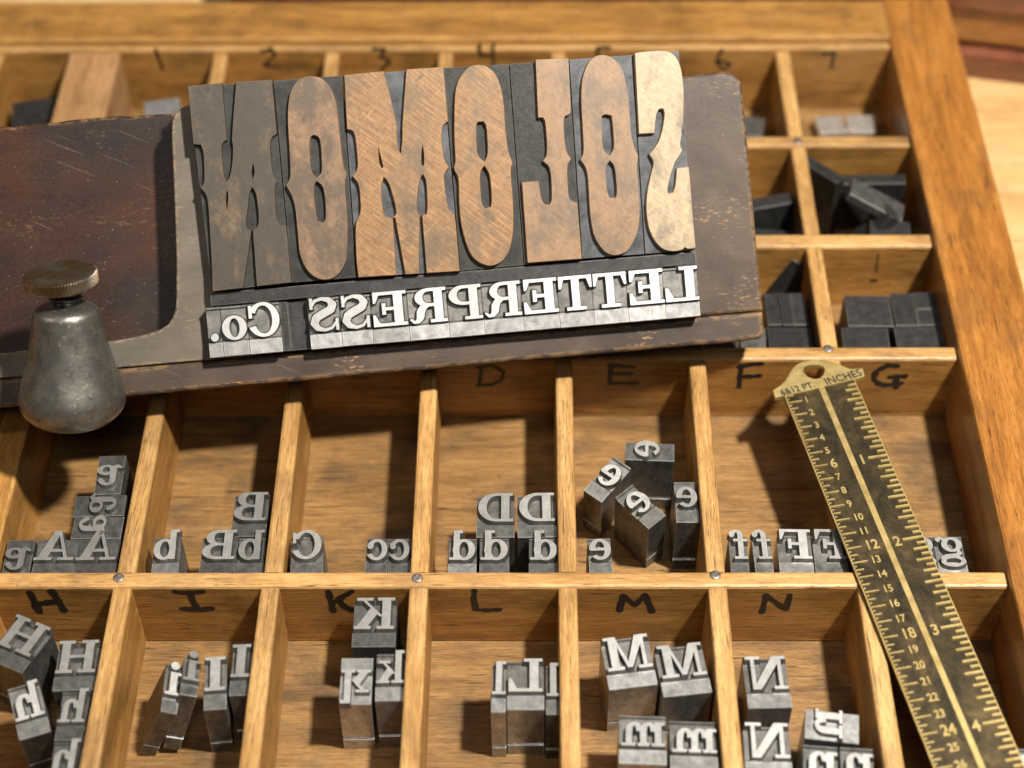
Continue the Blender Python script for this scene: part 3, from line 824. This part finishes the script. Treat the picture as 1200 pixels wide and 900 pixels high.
pp = at(1008, 146, 5); slug((pp[0], pp[1], .2), 9.5, 9, 5.5, -.08, 0, 'silvery block, right of two in the compartment marked 7', SPACE_PALE)
slug((103, 198, .2), 13, 10, 11, -.2, 0, 'grey slug in the compartment marked 6 beyond the tray corner', LEAD)
slug((-96, 198, .2), 12, 10, 19, .2, 0, 'small pale block peeping over the back edge of the tray, upper left', SPACE_PALE)
slug((-138, 202, .2), 22, 16, 14, .2, 0, 'black block in the shadowed upper left compartment', SPACE)

# ================================================================== composing tray (dark board holding the set type)
TILT = math.radians(44.0)
THK = 18.5
ztop = ZR + THK * math.cos(TILT) + .1
pa, pb = at(0, 478, ztop), at(895, 397.5, ztop)
U = (pb - pa); U /= np.linalg.norm(U)
Vv = np.array([-U[1] * math.cos(TILT), U[0] * math.cos(TILT), math.sin(TILT)])
Nn = np.cross(U, Vv)
ORI = pb.copy()                   # right front corner of the tray's upper rim
TM = Matrix(((U[0], Vv[0], Nn[0], ORI[0] * MM), (U[1], Vv[1], Nn[1], ORI[1] * MM), (U[2], Vv[2], Nn[2], ORI[2] * MM), (0, 0, 0, 1)))


def S(u, v, c=0.0):
    q = hit(u, v, ORI + Nn * c, Nn) - ORI
    return float(q @ U), float(q @ Vv)


tray = thing('composing_tray', 'dark worn wooden composing tray with a metal knee, propped slanting over the type case', 'composing tray', matrix=TM)
FL = -14.5                        # tray floor below the rim
aR = S(880, 250)[0]
bJ = S(893, 365)[1]               # joint line between end block and front rail
bT = S(868, 82)[1]
aL = S(-60, 470)[0] - 30
bFloor = max(S(10, 147, FL)[1], S(190, 134, FL)[1])


def prism(name, pts, z0, z1, mat, parent, bev=.5):
    """plate with an eased upper rim"""
    ar = area2(pts)
    if ar < 0: pts = pts[::-1]
    cx = sum(p_[0] for p_ in pts) / len(pts); cy = sum(p_[1] for p_ in pts) / len(pts)
    n = len(pts)
    loc = [(x - cx, y - cy) for x, y in pts]
    ins = []
    for i in range(n):
        a, b, c = Vector(loc[i - 1]), Vector(loc[i]), Vector(loc[(i + 1) % n])
        d1, d2 = (b - a).normalized(), (c - b).normalized()
        nn = Vector((-d1.y - d2.y, d1.x + d2.x)); nn.normalize()
        k = bev / max(.4, nn.dot(Vector((-d1.y, d1.x))))
        ins.append((b.x + nn.x * k, b.y + nn.y * k))
    V = [(x, y, z0) for x, y in loc] + [(x, y, z1 - bev) for x, y in loc] + [(x * .4 + loc[i][0] * .6, y * .4 + loc[i][1] * .6, z1 - bev * .3) for i, (x, y) in enumerate(ins)] + [(x, y, z1) for x, y in ins]
    F = [tuple(range(n - 1, -1, -1)), tuple(range(3 * n, 4 * n))]
    for L_ in range(3):
        for i in range(n):
            j = (i + 1) % n
            F.append((L_ * n + i, L_ * n + j, (L_ + 1) * n + j, (L_ + 1) * n + i))
    me = fix_normals(mesh(name, V, F))
    return obj(name, me, mat, parent, (cx, cy, 0))


def arc(cx, cy, r, a0, a1, n=8):
    return [(cx + r * math.cos(math.radians(a0 + (a1 - a0) * i / n)), cy + r * math.sin(math.radians(a0 + (a1 - a0) * i / n))) for i in range(n + 1)]


# end block on the right
x_e0 = S(790, 200)[0]
slope = (S(868, 84)[0] - S(894, 364)[0]) / (bT - bJ)
eR = lambda b: S(894.5, 364)[0] + slope * (b - bJ)
pts = [(x_e0, bJ + .15), (eR(bJ), bJ + .15)] + [(eR(b), b) for b in np.linspace(bJ + 6, bT - 5, 6)]
pts += [(eR(bT - 5) - 1.2 + 1.0, bT - 3.2), (eR(bT) - 2.2, bT - .6), (eR(bT) - 5, bT), (x_e0, bT - .6)]
prism('end_block', pts, -THK, 0, STICK_END, tray, .9).rotation_euler = (0, 0, 0)
# front rail
r_ = eR(bJ)
pts = [(aL, bJ), (aL, -.2), (r_ - 70, 0), (r_ - 30, 0.1), (r_ - 3.5, .1)] + arc(r_ - 2.6, 2.7, 2.6, -70, 0, 5) + [(r_, bJ)]
bot = np.linspace(aL, r_ - 4, 60)
pts = [(r_, bJ), (aL, bJ)] + [(x, random.uniform(-.12, .12)) for x in bot] + arc(r_ - 2.6, 2.7, 2.6, -70, 0, 5)
prism('front_rail', pts, -THK, -.4, STICK, tray, 1.0)
# floor board (with a chipped back edge)
bx = np.linspace(aL, x_e0, 110)
pts = [(x_e0, bJ + .1), (aL, bJ + .1)][::1]
edge = [(x, bFloor + .25 * math.sin(x * .13) + random.choice((0, 0, 0, -.5, -.9, .1)) * random.random()) for x in bx]
pts = [(aL, bJ + .1)] + edge + [(x_e0 - .1, bT - 4), (x_e0 - .1, bJ + .1)]
prism('floor_board', pts, -THK, FL, STICK_FLOOR, tray, .5)
# knee: an L-shaped plate with a filleted inner corner
kp = [(0, 441.5), (135, 429.5), (249, 422.3), (300, 418)]
lo = [S(*q_) for q_ in kp]
kn = [(aL, bJ + .2)] + [(lo[-1][0], bJ + .2), S(300, 300), S(300, 119)]
kn += [S(*q_) for q_ in ((222, 122), (213, 126), (205.5, 133), (201.5, 143), (201, 160), (204, 230), (206.5, 300), (206.5, 345), (205.5, 362), (202.5, 372), (197, 380), (188, 386), (172, 391.5), (150, 396.5), (129, 399.8), (80, 405), (33, 410.5), (0, 414))]
y_end = S(0, 414)[1]
kn += [(aL, y_end)]
prism('knee_plate', kn, FL + .1, 0.0, KNEE, tray, .45)
# hidden prop behind the slanted tray: the wooden wedge it leans on
GF = FL + 26.6 - .0               # plane of the printing faces: type stands on the tray floor
GF = 6.4
BODYH = GF - FL

# --- wooden type: outlines in picture coordinates, laid on the face plane
f1 = lambda L: [(200 + x / 3.3333, 40 + y / 3.3333) for x, y in L]
f2 = lambda L: [(540 + x / 3.3333, 40 + y / 3.3333) for x, y in L]
WOODS = [
    ('N', [(219.5, 101.5), (319.6, 93.6), (341.6, 331), (247.5, 341.6)],
     [f1([(68, 203), (200, 191), (260, 187), (394, 179), (413, 390), (395, 400), (385, 430), (396, 550), (415, 575), (403, 600), (411, 720), (425, 745), (450, 750)]) + [(341, 330.6), (249.5, 341)] + f1([(162, 900), (148, 660), (140, 625), (118, 600), (134, 580), (130, 460), (118, 432), (90, 428)])],
     [f1([(197, 180), (258, 170), (238, 415), (245, 430), (243, 500), (232, 560), (218, 580), (205, 550), (195, 440), (205, 420), (218, 412)]),
      f1([(222, 608), (227, 640), (220, 690), (214, 665), (215, 620)]), f1([(322, 500), (330, 540), (320, 570), (313, 540)]),
      f1([(318, 595), (335, 620), (345, 700), (345, 745), (328, 765), (300, 765), (290, 745), (300, 680), (305, 620)]),
      [(294.5, 268), (296.5, 268), (302, 345), (283, 347)]], WT_N, COUNTER, 'darkest wooden letter N block with two worn stems, leftmost of the wooden letters'),
    ('O', [(319.8, 93.5), (400.6, 87.4), (417.8, 325), (342, 331)],
     [f1([(458, 340), (460, 270), (470, 220), (495, 180), (530, 165), (570, 165), (600, 180), (630, 220), (648, 280), (660, 400), (672, 520), (689, 550), (678, 580), (689, 700), (691, 800), (686, 870)]) + [(406, 304), (401, 316), (391, 326), (378, 328), (366, 323), (357, 312), (351, 296)] + f1([(498, 780), (485, 650), (452, 590), (470, 560), (465, 450)])],
     [f1([(545, 400), (560, 392), (580, 400), (588, 430), (592, 520), (590, 545), (568, 562), (548, 540), (540, 430)]), f1([(568, 572), (595, 590), (605, 640), (608, 720), (595, 738), (572, 730), (560, 650), (558, 595)])],
     WT_MID, COUNTER, 'brown wooden letter O block with grey smudges, between the dark N and the M'),
    ('M', [(400.8, 87.3), (519.4, 78.4), (539.6, 317.4), (418.2, 325)],
     [f1([(679, 160), (825, 146), (922, 138), (1064, 129), (1082, 340), (1062, 355), (1055, 400), (1065, 490), (1085, 520), (1070, 540), (1065, 560), (1080, 680), (1100, 700), (1110, 710), (1126, 900)]) + [(538.6, 317.2), (420.5, 324.6)] + f1([(726, 880), (722, 740), (735, 715), (745, 690), (738, 585), (712, 555), (730, 530), (733, 500), (722, 395), (712, 375), (690, 370)])],
     [f1([(825, 120), (924, 110), (905, 360), (907, 400), (900, 470), (885, 440), (880, 390), (885, 360)]), f1([(810, 435), (822, 480), (832, 520), (822, 525), (812, 500)]), f1([(985, 430), (992, 480), (990, 515), (978, 510), (978, 460)]),
      f1([(832, 555), (855, 580), (882, 680), (882, 705), (865, 720), (835, 712), (825, 680), (820, 600)]), f1([(985, 545), (1000, 570), (1005, 680), (1000, 705), (970, 710), (958, 690), (965, 600), (975, 560)]),
      [(460, 255), (463.5, 255), (477, 330), (464.5, 331)], [(491.5, 252), (495, 252), (501, 328), (490.5, 330)]], WT_M, COUNTER_BLUE, 'widest wooden letter block, an orange brown M with crosshatched scratches'),
    ('O', [(519.6, 78.4), (597, 74), (614.6, 310.4), (539.9, 317.2)],
     [[(533, 112), (536, 97), (542, 86), (550, 78), (560, 75.6), (571, 77.8), (582, 88), (589.5, 112), (592.5, 160), (596, 181), (600.6, 190), (597.6, 199), (601, 235), (601.5, 271), (597, 294), (588, 307), (575, 312), (562, 308), (552, 299), (545, 281), (540.5, 262), (538, 235), (538, 208), (531.5, 197), (534.5, 190), (532.4, 160)]],
     [f2([(58, 360), (65, 342), (90, 340), (102, 360), (108, 470), (92, 500), (70, 480), (62, 460)]), f2([(92, 512), (115, 545), (123, 650), (118, 675), (95, 682), (80, 665), (72, 560), (78, 530)])],
     WT_M, COUNTER, 'golden brown wooden letter O block, between the wide M and the L'),
    ('L', [(597.3, 73.9), (667.2, 68.6), (682.6, 302.8), (614.9, 310.2)],
     [f2([(293, 100), (420, 95), (430, 300), (425, 312), (405, 320), (400, 345), (408, 455), (430, 488), (413, 510), (420, 640), (435, 655), (455, 660), (472, 876), (262, 892), (240, 580), (303, 575), (312, 640), (325, 665), (345, 668), (358, 650), (352, 520), (322, 495), (340, 470), (332, 340), (322, 325), (303, 325)])],
     [], WT_L, COUNTER, 'tan wooden letter L block with a dark round stain near its foot'),
    ('O', [(667.5, 68.6), (741.4, 63.2), (756.6, 297.4), (683, 302.7)],
     [f2([(470, 250), (475, 170), (500, 105), (535, 82), (570, 82), (610, 105), (640, 160), (655, 260), (665, 400), (680, 450), (695, 480), (685, 510), (698, 640), (698, 740), (680, 800), (650, 850), (600, 866), (560, 850), (520, 790), (505, 700), (498, 560), (490, 520), (468, 490), (482, 465), (478, 380)])],
     [f2([(550, 320), (565, 310), (590, 318), (597, 380), (600, 450), (582, 475), (555, 455), (550, 400)]), f2([(582, 492), (603, 515), (612, 620), (605, 640), (580, 640), (570, 610), (563, 520)])],
     WT_L, COUNTER_BLUE, 'pinkish tan wooden letter O block, between the L and the pale S'),
    ('S', [(741.7, 63.1), (797, 58.6), (815.2, 292.8), (757, 297.2)],
     [f2([(681, 77), (690, 72), (800, 63), (840, 85), (862, 140), (870, 220), (870, 300), (860, 400), (855, 435), (865, 455), (848, 480), (835, 500), (815, 560), (805, 610), (812, 625), (830, 620), (840, 590), (845, 525), (890, 520), (916, 835), (885, 838), (875, 830), (865, 842), (830, 848), (790, 840), (760, 810), (735, 760), (725, 690), (728, 620), (745, 540), (757, 500), (738, 468), (755, 450), (775, 420), (790, 370), (798, 310), (792, 290), (775, 290), (762, 310), (755, 385), (697, 388)])],
     [], WT_S, COUNTER_BLUE, 'palest wooden letter S block with a curved scratch, rightmost of the wooden letters'),
]
DEP = 1.7


def soften(p, it=2):
    for _ in range(it):
        o = []
        n = len(p)
        for i in range(n):
            a, b, c = Vector(p[i - 1]), Vector(p[i]), Vector(p[(i + 1) % n])
            d1, d2 = b - a, c - b
            ang = abs(d1.angle_signed(d2)) if d1.length > 0 and d2.length > 0 else 0
            if ang < .95:
                o += [tuple(b - d1 * .22), tuple(b + d2 * .22)]
            else:
                o.append(tuple(b))
        p = o
    return p


for ch, body, adds, subs, mface, mbody, label in WOODS:
    bq = [S(*q_, GF) for q_ in body]
    cx = sum(q_[0] for q_ in bq) / 4; cy = sum(q_[1] for q_ in bq) / 4
    M = TM @ Matrix.Translation(Vector((cx, cy, FL + .02)) * MM)
    t = thing('wood_type', label, 'wood type', matrix=M)
    V, F = [], []
    g = [((x - cx) - math.copysign(.14, x - cx), (y - cy) - math.copysign(.05, y - cy)) for x, y in bq]
    if area2(g) < 0: g = g[::-1]
    h1 = BODYH - DEP
    V = [(x, y, 0) for x, y in g] + [(x, y, h1) for x, y in g]
    F = [(3, 2, 1, 0), (4, 5, 6, 7)] + [(i, (i + 1) % 4, (i + 1) % 4 + 4, i + 4) for i in range(4)]
    obj('body', fix_normals(mesh('body', V, F)), mbody, t)
    loc = lambda L: [(S(u, v, GF)[0] - cx, S(u, v, GF)[1] - cy) for u, v in L]
    V, F = relief([loc(soften(a)) for a in adds], [loc(soften(a)) for a in subs], h1 - .02, BODYH, .28)
    obj('printing_face', mesh('printing_face', V, F), mface, t)

# --- line of metal type
bnd = [(245.5, '.'), (262.5, 'o'), (293.4, 'C'), (332, None), (341, None), (364.5, 'S'), (402, 'S'), (438.3, 'E'), (481.4, 'R'), (528, 'P'), (569, 'R'), (615, 'E'), (657.7, 'T'), (698.3, 'T'), (738.6, 'E'), (781.6, 'L'), (822.3, None)]
ybot = lambda x: 419.6 + (x - 250) * (370.6 - 419.6) / (823 - 250)
ytop = lambda x: 360.6 + (x - 245) * (311.3 - 360.6) / (817 - 245)
names = {'.': 'bright metal full stop, at the far left end of the small metal line',
         'o': 'bright metal lowercase o, the only small letter in the metal line',
         'C': 'bright metal capital C beside the lowercase o, left of the dark spaces'}
seen = {}
order = {'S': ['bright metal capital S next to the dark spaces, left of the two S letters', 'bright metal capital S, right of the two, beside a capital E'],
         'E': ['bright metal capital E between S and R, leftmost of the three E letters', 'bright metal capital E between R and T in the middle of the metal line', 'bright metal capital E between T and L, rightmost of the three E letters'],
         'R': ['bright metal capital R left of the P, between E and P', 'bright metal capital R right of the P, between P and E'],
         'P': ['bright metal capital P, the only P in the small metal line'],
         'T': ['bright metal capital T, left of the touching pair of T letters', 'bright metal capital T, right of the touching pair of T letters'],
         'L': ['bright metal capital L at the right end of the small metal line']}
for (xa, ch), (xb, _) in zip(bnd, bnd[1:]):
    xm = (xa + xb) / 2
    a0 = S(xa, ybot(xa), GF)[0]; a1 = S(xb, ybot(xb), GF)[0]
    b0 = S(xm, ybot(xm), GF)[1]; b1 = S(xm, ytop(xm), GF)[1]
    wd, dp = a1 - a0, b1 - b0
    cxx = (a0 + a1) / 2 + (S(xm, ytop(xm), GF)[0] - S(xm, ybot(xm), GF)[0]) / 2
    sk = (S(xm, ytop(xm), GF)[0] - S(xm, ybot(xm), GF)[0])
    M = TM @ Matrix.Translation(Vector(((a0 + a1) / 2, (b0 + b1) / 2, FL + .02)) * MM)
    if ch is None:
        lowh = BODYH - (3.2 if xa < 335 else 4.2)
        me = body_mesh(wd - .08, dp - .1, lowh, SPACE, False)
        o = obj('spacing_block', me); o.matrix_world = M
        tag(o, 'thin dark metal space just left of the wider one in the small metal line' if xa < 335 else 'wider dark metal space between the C and the first S in the metal line', 'spacing block')
        continue
    k = seen.get(ch, 0); seen[ch] = k + 1
    lab = names.get(ch) or order[ch][k]
    dz = random.uniform(-.12, .12)
    t = thing('metal_type', lab, 'printing type', matrix=M)
    dpp = dp + random.uniform(-.15, .1)
    obj('body', body_mesh(wd - .2, dpp, BODYH - SHO + dz, LEAD_BRIGHT, False, True), None, t)
    gw, polys = G[ch]; cap = 9.5 if ch not in 'o.' else 9.3
    sx = (wd * (.95 if ch not in 'o.' else .93)) / gw if ch != '.' else 9.0
    yb = -dp / 2 + dp * .335
    out = [[(-(x - gw / 2) * sx, yb + y * cap) for x, y in p_] for p_ in polys]
    V, F = relief(out, [], BODYH - SHO - .45 + dz, BODYH + dz, .40)
    me = mesh('printing_face', V, F); me.materials.append(FACE_BRIGHT); me.materials.append(GRIME)
    for p_ in me.polygons:
        if abs(p_.normal.z) < .9: p_.material_index = 1
    obj('printing_face', me, None, t)
# dark strip of lead between the two lines
qa = [S(245, 343.2, GF - 2), S(817, 295.5, GF - 2), S(817.5, 309.8, GF - 2), S(245.5, 359.0, GF - 2)]
b0 = (S(245.5, 359, GF)[1] + S(817.5, 309.8, GF)[1]) / 2 + .1; b1 = (S(245, 342.5, GF)[1] + S(817, 294.5, GF)[1]) / 2 - .1
a0, a1 = S(246, 350, GF)[0], S(817, 300, GF)[0]
V, F = box_geo(a0, a1, b0, b1, FL + .02, GF - 2.2, .2)
o = obj('lead_strip', fix_normals(mesh('lead_strip', V, F)), SPACE); o.matrix_world = TM
tag(o, 'long dark metal strip separating the wooden letters from the small metal line', 'lead strip')

# --- thumb screw with its bell-shaped clamp, part of the tray
tilt = math.radians(20)
axis = CU * math.cos(tilt) + (-CF) * math.sin(tilt)
axis = axis * math.cos(.02) + CR * math.sin(.02)
axis /= np.linalg.norm(axis)
xa_ = CR - axis * (CR @ axis); xa_ /= np.linalg.norm(xa_); ya_ = np.cross(axis, xa_)
bc = hit(85, 470, ORI + Nn * 14.5, Nn)                   # centre of the widest part
LM = Matrix(((xa_[0], ya_[0], axis[0], bc[0] * MM), (xa_[1], ya_[1], axis[1], bc[1] * MM), (xa_[2], ya_[2], axis[2], bc[2] * MM), (0, 0, 0, 1)))


def under_tray(name, V, F, mat, par=None, smooth=True, mw=None):
    me = fix_normals(mesh(name, V, F, smooth)); me.materials.append(mat)
    o = bpy.data.objects.new(name, me); COL.objects.link(o)
    o.parent = par or tray
    bpy.context.view_layer.update()
    o.matrix_world = mw if mw is not None else LM
    return o


def prof_smooth(ctrl, n=60):
    c = np.array(ctrl, float); tt = np.linspace(0, len(c) - 1, n); o = []
    for t_ in tt:
        i = min(int(t_), len(c) - 2); f = t_ - i
        p0, p1, p2, p3 = c[max(i - 1, 0)], c[i], c[i + 1], c[min(i + 2, len(c) - 1)]
        o.append(tuple(.5 * ((2 * p1) + (-p0 + p2) * f + (2 * p0 - 5 * p1 + 4 * p2 - p3) * f * f + (-p0 + 3 * p1 - 3 * p2 + p3) * f ** 3)))
    return [(max(.02, r), z) for r, z in o]


prof = prof_smooth([(.05, -7.2), (5, -7.0), (9.6, -5.6), (12.9, -2.6), (13.9, .8), (13.3, 4.4), (11.9, 9), (10.7, 14), (9.6, 19), (8.9, 23), (8.3, 25.4), (6.6, 26.7), (3.5, 27.2), (.05, 27.2)], 70)
wobf = lambda a, z: .012 * math.sin(2 * a + .6) + .004 * math.sin(5 * a - z * .12) + .002 * math.sin(9 * a + z * .5)
V, F = lathe(prof, 72, wobf)
under_tray('clamp_bell', V, F, BELL)
V, F = lathe(prof_smooth([(3.2, 26.5), (3.2, 28.2), (4.3, 28.8), (4.4, 29.6), (3.6, 30.0), (4.7, 30.6), (4.8, 31.6), (3.9, 31.4), (5.6, 31.9), (6.4, 32.6)], 40), 40)
under_tray('screw_shank', V, F, SHANK)
# knurled head: diagonal ridges cut into the rim
n = 216; R0 = 9.35; VV = []; levels = [(-.05, 6.2, 0), (.2, 8.6, 0), (.7, R0, 1), (1.4, R0, 1), (2.1, R0, 1), (2.8, R0, 1), (3.4, R0, 1), (3.75, 9.25, 0), (3.9, 8.6, 0), (3.75, 4.5, 0), (3.7, .1, 0)]
for z, r, kk in levels:
    for i in range(n):
        a = 2 * math.pi * i / n + (z * .045)
        rr = r + (.26 if (i % 3) == 0 else -.16) * kk
        VV.append((rr * math.cos(a), rr * math.sin(a), z))
FF = []
for k in range(len(levels) - 1):
    for i in range(n):
        j = (i + 1) % n; FF.append((k * n + i, k * n + j, (k + 1) * n + j, (k + 1) * n + i))
FF.append(tuple(range(n - 1, -1, -1))); m_ = (len(levels) - 1) * n; FF.append(tuple(range(m_, m_ + n)))
hp = LM @ Matrix.Translation(Vector((-.6, 0, 32.2)) * MM) @ Matrix.Rotation(math.radians(-4), 4, 'Y') @ Matrix.Rotation(math.radians(6), 4, 'X')
under_tray('knurled_screw_head', VV, FF, SCREW, None, False, hp)
# stub that carries the bell on the knee plate
V, F = lathe([(5, -3), (5, 12.5)], 24)
sm = TM @ Matrix.Translation(Vector((*S(84, 425, 5), 0)) * MM)
under_tray('clamp_stub', V, F, BELL, None, True, sm)

# prop under the tray (a wood wedge standing on the dividers, out of sight behind the tray)
mid = ORI + U * (-105) + Vv * 60 - Nn * THK
ya, yb_ = mid[1] - 6, mid[1] + 8
V = []
for x in (mid[0] - 20, mid[0] + 20):
    V += [(x, ya, ZR + .1), (x, yb_ + 10, ZR + .1), (x, yb_, mid[2] + (yb_ - mid[1]) * math.tan(TILT) * .98 - 1.2), (x, ya, mid[2] + (ya - mid[1]) * math.tan(TILT) - 1.2)]
F = [(0, 1, 2, 3), (7, 6, 5, 4), (0, 4, 5, 1), (1, 5, 6, 2), (2, 6, 7, 3), (3, 7, 4, 0)]
tag(obj('wood_wedge', fix_normals(mesh('wood_wedge', V, F)), CASE), 'plain wood wedge hidden behind the slanted composing tray', 'wedge')

# ================================================================== brass ruler
ZB = ZR + .25
r1, r2 = at(1040, 533, ZB + 1), at(1177, 843.6, ZB + 1)
lft1, lft2 = at(919.5, 465, ZB + 1), at(1093, 897, ZB + 1)
axr = (r2 - r1) / np.linalg.norm(r2 - r1)
axl = (lft2 - lft1) / np.linalg.norm(lft2 - lft1)
ax = axr + axl; ax /= np.linalg.norm(ax)              # towards the viewer, down the ruler
pr_ = np.cross(ax, (0, 0, 1)); pr_ = -pr_ if pr_[0] < 0 else pr_
INCH = np.linalg.norm(r2 - r1) / 3
O0 = r1 - ax * INCH                                    # zero mark on the right edge
WR = float((r1 - (lft1 + ax * ((r1 - lft1) @ ax))) @ pr_)
RM = Matrix(((pr_[0], -ax[0], 0, O0[0] * MM), (pr_[1], -ax[1], 0, O0[1] * MM), (0, 0, 1, ZB * MM), (0, 0, 0, 1)))
ruler = thing('brass_ruler', 'old brass printer ruler with a rounded hanging head, lying across the case', 'ruler', matrix=RM)


def RL(u, v, z=1.0):
    q_ = hit(u, v, (0, 0, ZB + z), (0, 0, 1)) - O0
    return float(q_ @ pr_), float(-(q_ @ ax))


TH = .9
LEN = -170.0
blade = [(-WR, 1.5), (-WR, LEN), (0, LEN), (0, 1.5)]
V, F = relief([blade], [], 0, TH, 0)
V += [(x, y, 0) for x, y in blade]
obj('blade', fix_normals(mesh('blade', V, F)), BRASS_DARK, ruler)
head_px = [(906, 458), (914, 453), (921, 446), (925, 439), (929, 432.5), (934, 428), (941, 425), (950, 423), (960, 422.4), (972, 423.6), (981, 426.5), (988, 430), (998, 433.5), (1010.7, 432.2), (1013.2, 441.6), (1003, 444.6), (908.5, 467)]
hole = [(941, 436), (942, 431), (947, 428.6), (958, 428), (965, 430), (967, 434), (965, 440), (961, 444), (954, 445), (946, 442)]
V, F = relief([[RL(*q_) for q_ in head_px]], [[RL(*q_) for q_ in hole]], .02, TH + .35, .05)
head = obj('head', fix_normals(mesh('head', V, F)), BRASS, ruler)
# raised middle line and rims
mid_x = -WR * .475
V, F = relief([[(mid_x - .85, 1.0), (mid_x - .7, LEN), (mid_x + .75, LEN), (mid_x + .85, 1.0)]], [], TH - .05, TH + .3, .12)
obj('centre_line', fix_normals(mesh('centre_line', V, F)), BRASS, ruler)
V, F = relief([[(-.28, .5), (-.28, LEN), (0.02, LEN), (0.02, .5)], [(-WR - .02, .5), (-WR - .02, LEN), (-WR + .3, LEN), (-WR + .3, .5)]], [], TH - .05, TH + .28, .02)
obj('raised_rims', fix_normals(mesh('raised_rims', V, F)), BRASS, ruler)
tk = []
for i in range(1, 16 * 6):
    y = -i * INCH / 16
    if y < LEN: break
    L = 5.7 if i % 16 == 0 else 4.9 if i % 8 == 0 else 4.5 if i % 4 == 0 else 3.9 if i % 2 == 0 else 2.5
    L += random.uniform(-.15, .15)
    tk.append([(-L, y - .32), (-.1, y - .36), (-.1, y + .36), (-L, y + .32)])
V, F = relief(tk, [], TH - .03, TH + .3, .1)
obj('inch_marks', fix_normals(mesh('inch_marks', V, F)), BRASS, ruler)
tk = []
PI_ = INCH / 6
for i in range(1, 36 * 4):
    y = -i * PI_ / 4 - .0
    if y < LEN: break
    L = 4.3 if i % 4 == 0 else 2.5 if i % 2 == 0 else 1.1
    L += random.uniform(-.1, .1)
    tk.append([(-WR + .1, y - .17), (-WR + L, y - .17), (-WR + L, y + .17), (-WR + .1, y + .17)])
V, F = relief(tk, [], TH - .03, TH + .28, .08)
obj('pica_marks', fix_normals(mesh('pica_marks', V, F)), BRASS, ruler)


def text(name, s_, size, x, y, z, mat, parent, sx=1.0, off=.0, ext=.12, rot=0.0, spacing=1.0):
    cu = bpy.data.curves.new(name, 'FONT'); cu.body = s_; cu.size = size * MM; cu.align_x = 'CENTER'; cu.align_y = 'CENTER'
    cu.extrude = ext * MM; cu.offset = off * MM; cu.space_character = spacing; cu.resolution_u = 4
    tmp = bpy.data.objects.new('tmp', cu); COL.objects.link(tmp)
    bpy.context.view_layer.update()
    me = bpy.data.meshes.new_from_object(tmp.evaluated_get(bpy.context.evaluated_depsgraph_get()))
    bpy.data.objects.remove(tmp); bpy.data.curves.remove(cu)
    for v_ in me.vertices: v_.co.x *= sx
    me.materials.clear()
    me.name = name
    return obj(name, me, mat, parent, (x, y, z), (0, 0, rot))


for i in range(1, 6):
    text('inch_numeral', str(i), 4.4, -7.4, -i * INCH - .4, TH + .12, BRASS, ruler, .95, .12)
for i in range(1, 34):
    big = i % 6 == 0
    wn = .8 if i < 10 else 1.7
    text('pica_numeral', str(i), 4.3 if big else 3.1, -WR + 4.9 + wn * (1.0 if not big else 1.3), -i * PI_ - .1, TH + .12, BRASS, ruler, .9, .08 if not big else .1)
a_, b_ = RL(912, 460.5), RL(964, 446.5)
ang = math.atan2(b_[1] - a_[1], b_[0] - a_[0])
hz = TH + .36
c1, c2 = RL(933, 457.8), RL(988, 443)
text('engraved_lettering', '6&12 PT.', 3.1, c1[0] + .5, c1[1] + .35, hz, ENGRAVE, head, .86, .08, .03, ang, 1.05)
text('engraved_lettering', 'INCHES', 3.6, c2[0], c2[1], hz, ENGRAVE, head, .9, .08, .03, ang, 1.05)

# ================================================================== dark drawers behind, upper right
dr = thing('wooden_drawer_stack', 'dark reddish wooden drawers stacked on the table beyond the right corner of the case', 'drawers', (0, 0, tz))
q1, q2 = at(1118, 89, tz), at(1205, 100, tz)
d_ = (q2 - q1)[:2]; d_ /= np.linalg.norm(d_); ang = math.atan2(d_[1], d_[0])


def dpart(name, y0, z0, z1, mat, x0=-22, x1=150, dep=120, ch=2.0):
    V, F = box_geo(x0, x1, y0, y0 + dep, z0, z1, ch)
    return obj(name, fix_normals(mesh(name, V, F)), mat, dr, (q1[0], q1[1], 0.05), (0, 0, ang))


dpart('base_moulding', 0, 0, 11, DARKCASE)
dpart('lower_drawer_front', 6, 11.2, 13.5, DARKCASE, ch=.5)
dpart('middle_drawer_front', 4, 13.6, 29, HONEY)
dpart('upper_moulding', 1.5, 29.1, 42, DARKCASE)
dpart('top_board', 4, 42.1, 60, DARKCASE)
d2 = thing('wooden_box', 'dark brown wooden box edge behind the back rail of the case', 'box', (0, 0, tz))
V, F = box_geo(-80, 200, 262, 300, 0, 31, 1.5)
obj('box_side', fix_normals(mesh('box_side', V, F)), DARKCASE, d2)
V, F = box_geo(-81, 201, 261, 301, 31.05, 34, .8)
obj('box_lid', fix_normals(mesh('box_lid', V, F)), HONEY, d2)
